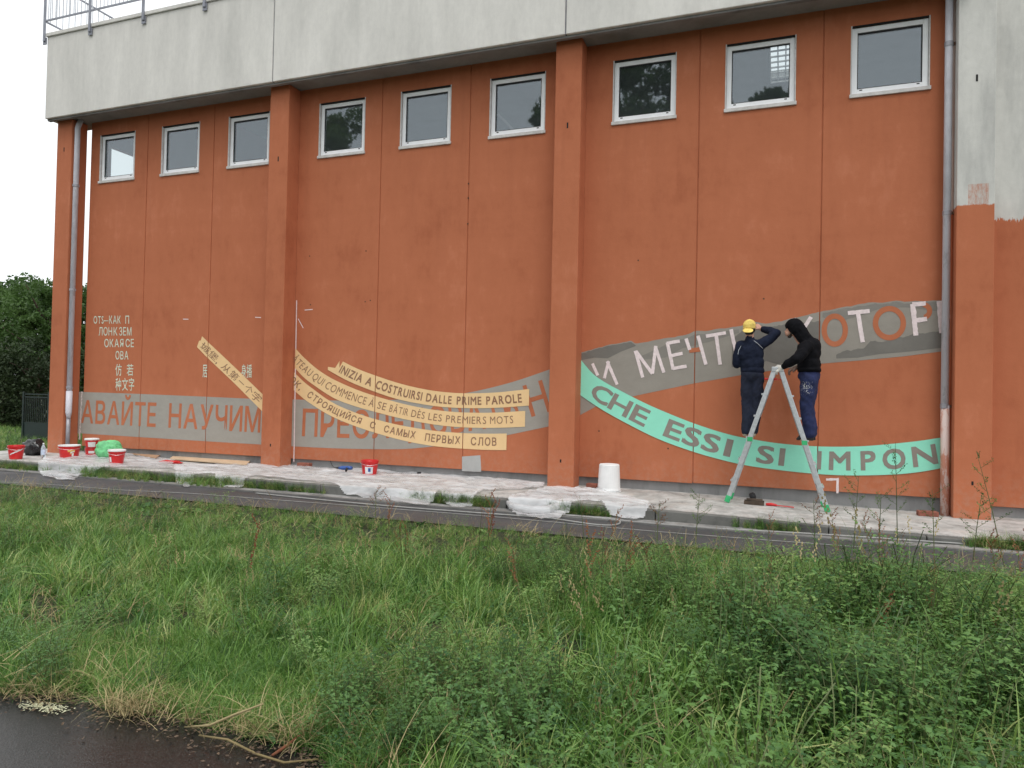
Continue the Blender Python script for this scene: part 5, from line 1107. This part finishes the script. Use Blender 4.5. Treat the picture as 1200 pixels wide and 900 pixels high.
# --- right worker in profile, facing left
p2 = empty('person', (14.80, -.52, .88)); tag(p2, 'person in black hooded sweatshirt and paint stained blue trousers, gloved hand on the ladder top', 'person')
nw = V_((14.475, -.715, 1.875)); fw = V_((14.665, -.40, 1.885))
body = [('e', (14.605, -.52, 2.405), (.090, .073, .108), (R(-32), 'Y')), ('e', (14.535, -.52, 2.345), (.035, .045, .045)), ('e', (14.507, -.52, 2.372), (.016, .011, .014)), ('c', [(14.64, -.52, 2.34), (14.72, -.52, 2.22)], [.052, .060]),
    ('c', [(14.77, -.68, 2.15), (14.77, -.36, 2.15)], [.06, .06]), ('e', (14.80, -.52, 2.03), (.10, .14, .19)), ('e', (14.80, -.52, 1.80), (.10, .13, .13)),
    ('c', [(14.765, -.70, 2.14), (14.65, -.84, 1.97), nw], [.047, .037, .026]), ('c', [(14.765, -.34, 2.14), (14.80, -.32, 1.92), fw], [.047, .037, .026]),
    ('c', [(14.80, -.60, 1.74), (14.78, -.61, 1.33), (14.82, -.60, .96)], [.078, .054, .037]), ('c', [(14.82, -.44, 1.74), (14.80, -.44, 1.33), (14.85, -.44, .96)], [.078, .054, .037]), ('c', [(14.82, -.60, .93), (14.72, -.60, .91)], [.035, .03]), ('c', [(14.85, -.44, .93), (14.75, -.44, .91)], [.035, .03])]
hn = hand(nw, (-.85, .15, -.45), (.1, .75, -.6), -1, 1.1, 1.05); hf = hand(fw, (-.85, -.1, -.35), (-.3, .2, -1), 1, .8)
sculpt('body', body+hn+hf, MT['skin'], p2, .0062, 2)
def fat(pr, f=1.14): return [(p[0], p[1], [r_*f+.0018 for r_ in p[2]]) if p[0] == 'c' else p for p in pr]
sculpt('glove', fat(hn), MT['glove'], p2, .0055, 1, .0015, ws=40); sculpt('glove', fat(hf), MT['glove2'], p2, .0055, 1, .0015, ws=40)
sculpt('beard', [('e', (14.560, -.52, 2.303), (.030, .044, .024), (R(-30), 'Y')), ('c', [(14.580, -.575, 2.335), (14.580, -.465, 2.335)], [.014, .014])], MT['hair'], p2, .007, 2, .003)
hd_ = [('e', (14.628, -.52, 2.432), (.116, .104, .128), (R(-30), 'Y')), ('e', (14.590, -.52, 2.462), (.100, .096, .080), (R(-40), 'Y')), ('c', [(14.665, -.52, 2.40), (14.73, -.52, 2.30), (14.79, -.52, 2.22)], [.098, .098, .10])]
t_ = [('e', (14.805, -.52, 2.08), (.152, .185, .20)), ('e', (14.835, -.52, 2.15), (.125, .17, .14)), ('e', (14.81, -.52, 1.92), (.150, .18, .16)), ('e', (14.815, -.52, 1.845), (.155, .182, .065)), ('c', [(14.785, -.68, 2.15), (14.785, -.36, 2.15)], [.085, .085]),
    ('c', [(14.77, -.69, 2.14), (14.71, -.77, 2.05), (14.65, -.83, 1.975), (14.56, -.77, 1.925), (14.49, -.725, 1.885)], [.086, .078, .070, .055, .043]), ('c', [(14.77, -.35, 2.13), (14.80, -.32, 1.93), (14.70, -.385, 1.895)], [.084, .068, .046])]
sculpt('hooded_sweatshirt', t_+hd_, MT['hoodie'], p2, .010, 3, .011)
sculpt('trousers', [('e', (14.815, -.52, 1.765), (.140, .165, .11)), ('c', [(14.81, -.61, 1.70), (14.795, -.615, 1.5), (14.785, -.61, 1.33), (14.81, -.605, 1.12), (14.825, -.60, .975)], [.112, .098, .086, .079, .074]), ('c', [(14.83, -.44, 1.70), (14.82, -.435, 1.5), (14.81, -.44, 1.33), (14.84, -.44, 1.12), (14.86, -.44, .975)], [.108, .096, .085, .078, .072])], MT['trB'], p2, .010, 4, .013)
for y, x in ((-.60, 14.82), (-.44, 14.85)): sculpt('shoe', [('c', [(x+.02, y, .935), (x-.11, y, .918)], [.043, .034]), ('c', [(x+.045, y, .903), (x-.14, y, .903)], [.020, .020])], MT['shoeb'], p2, .007, 2)
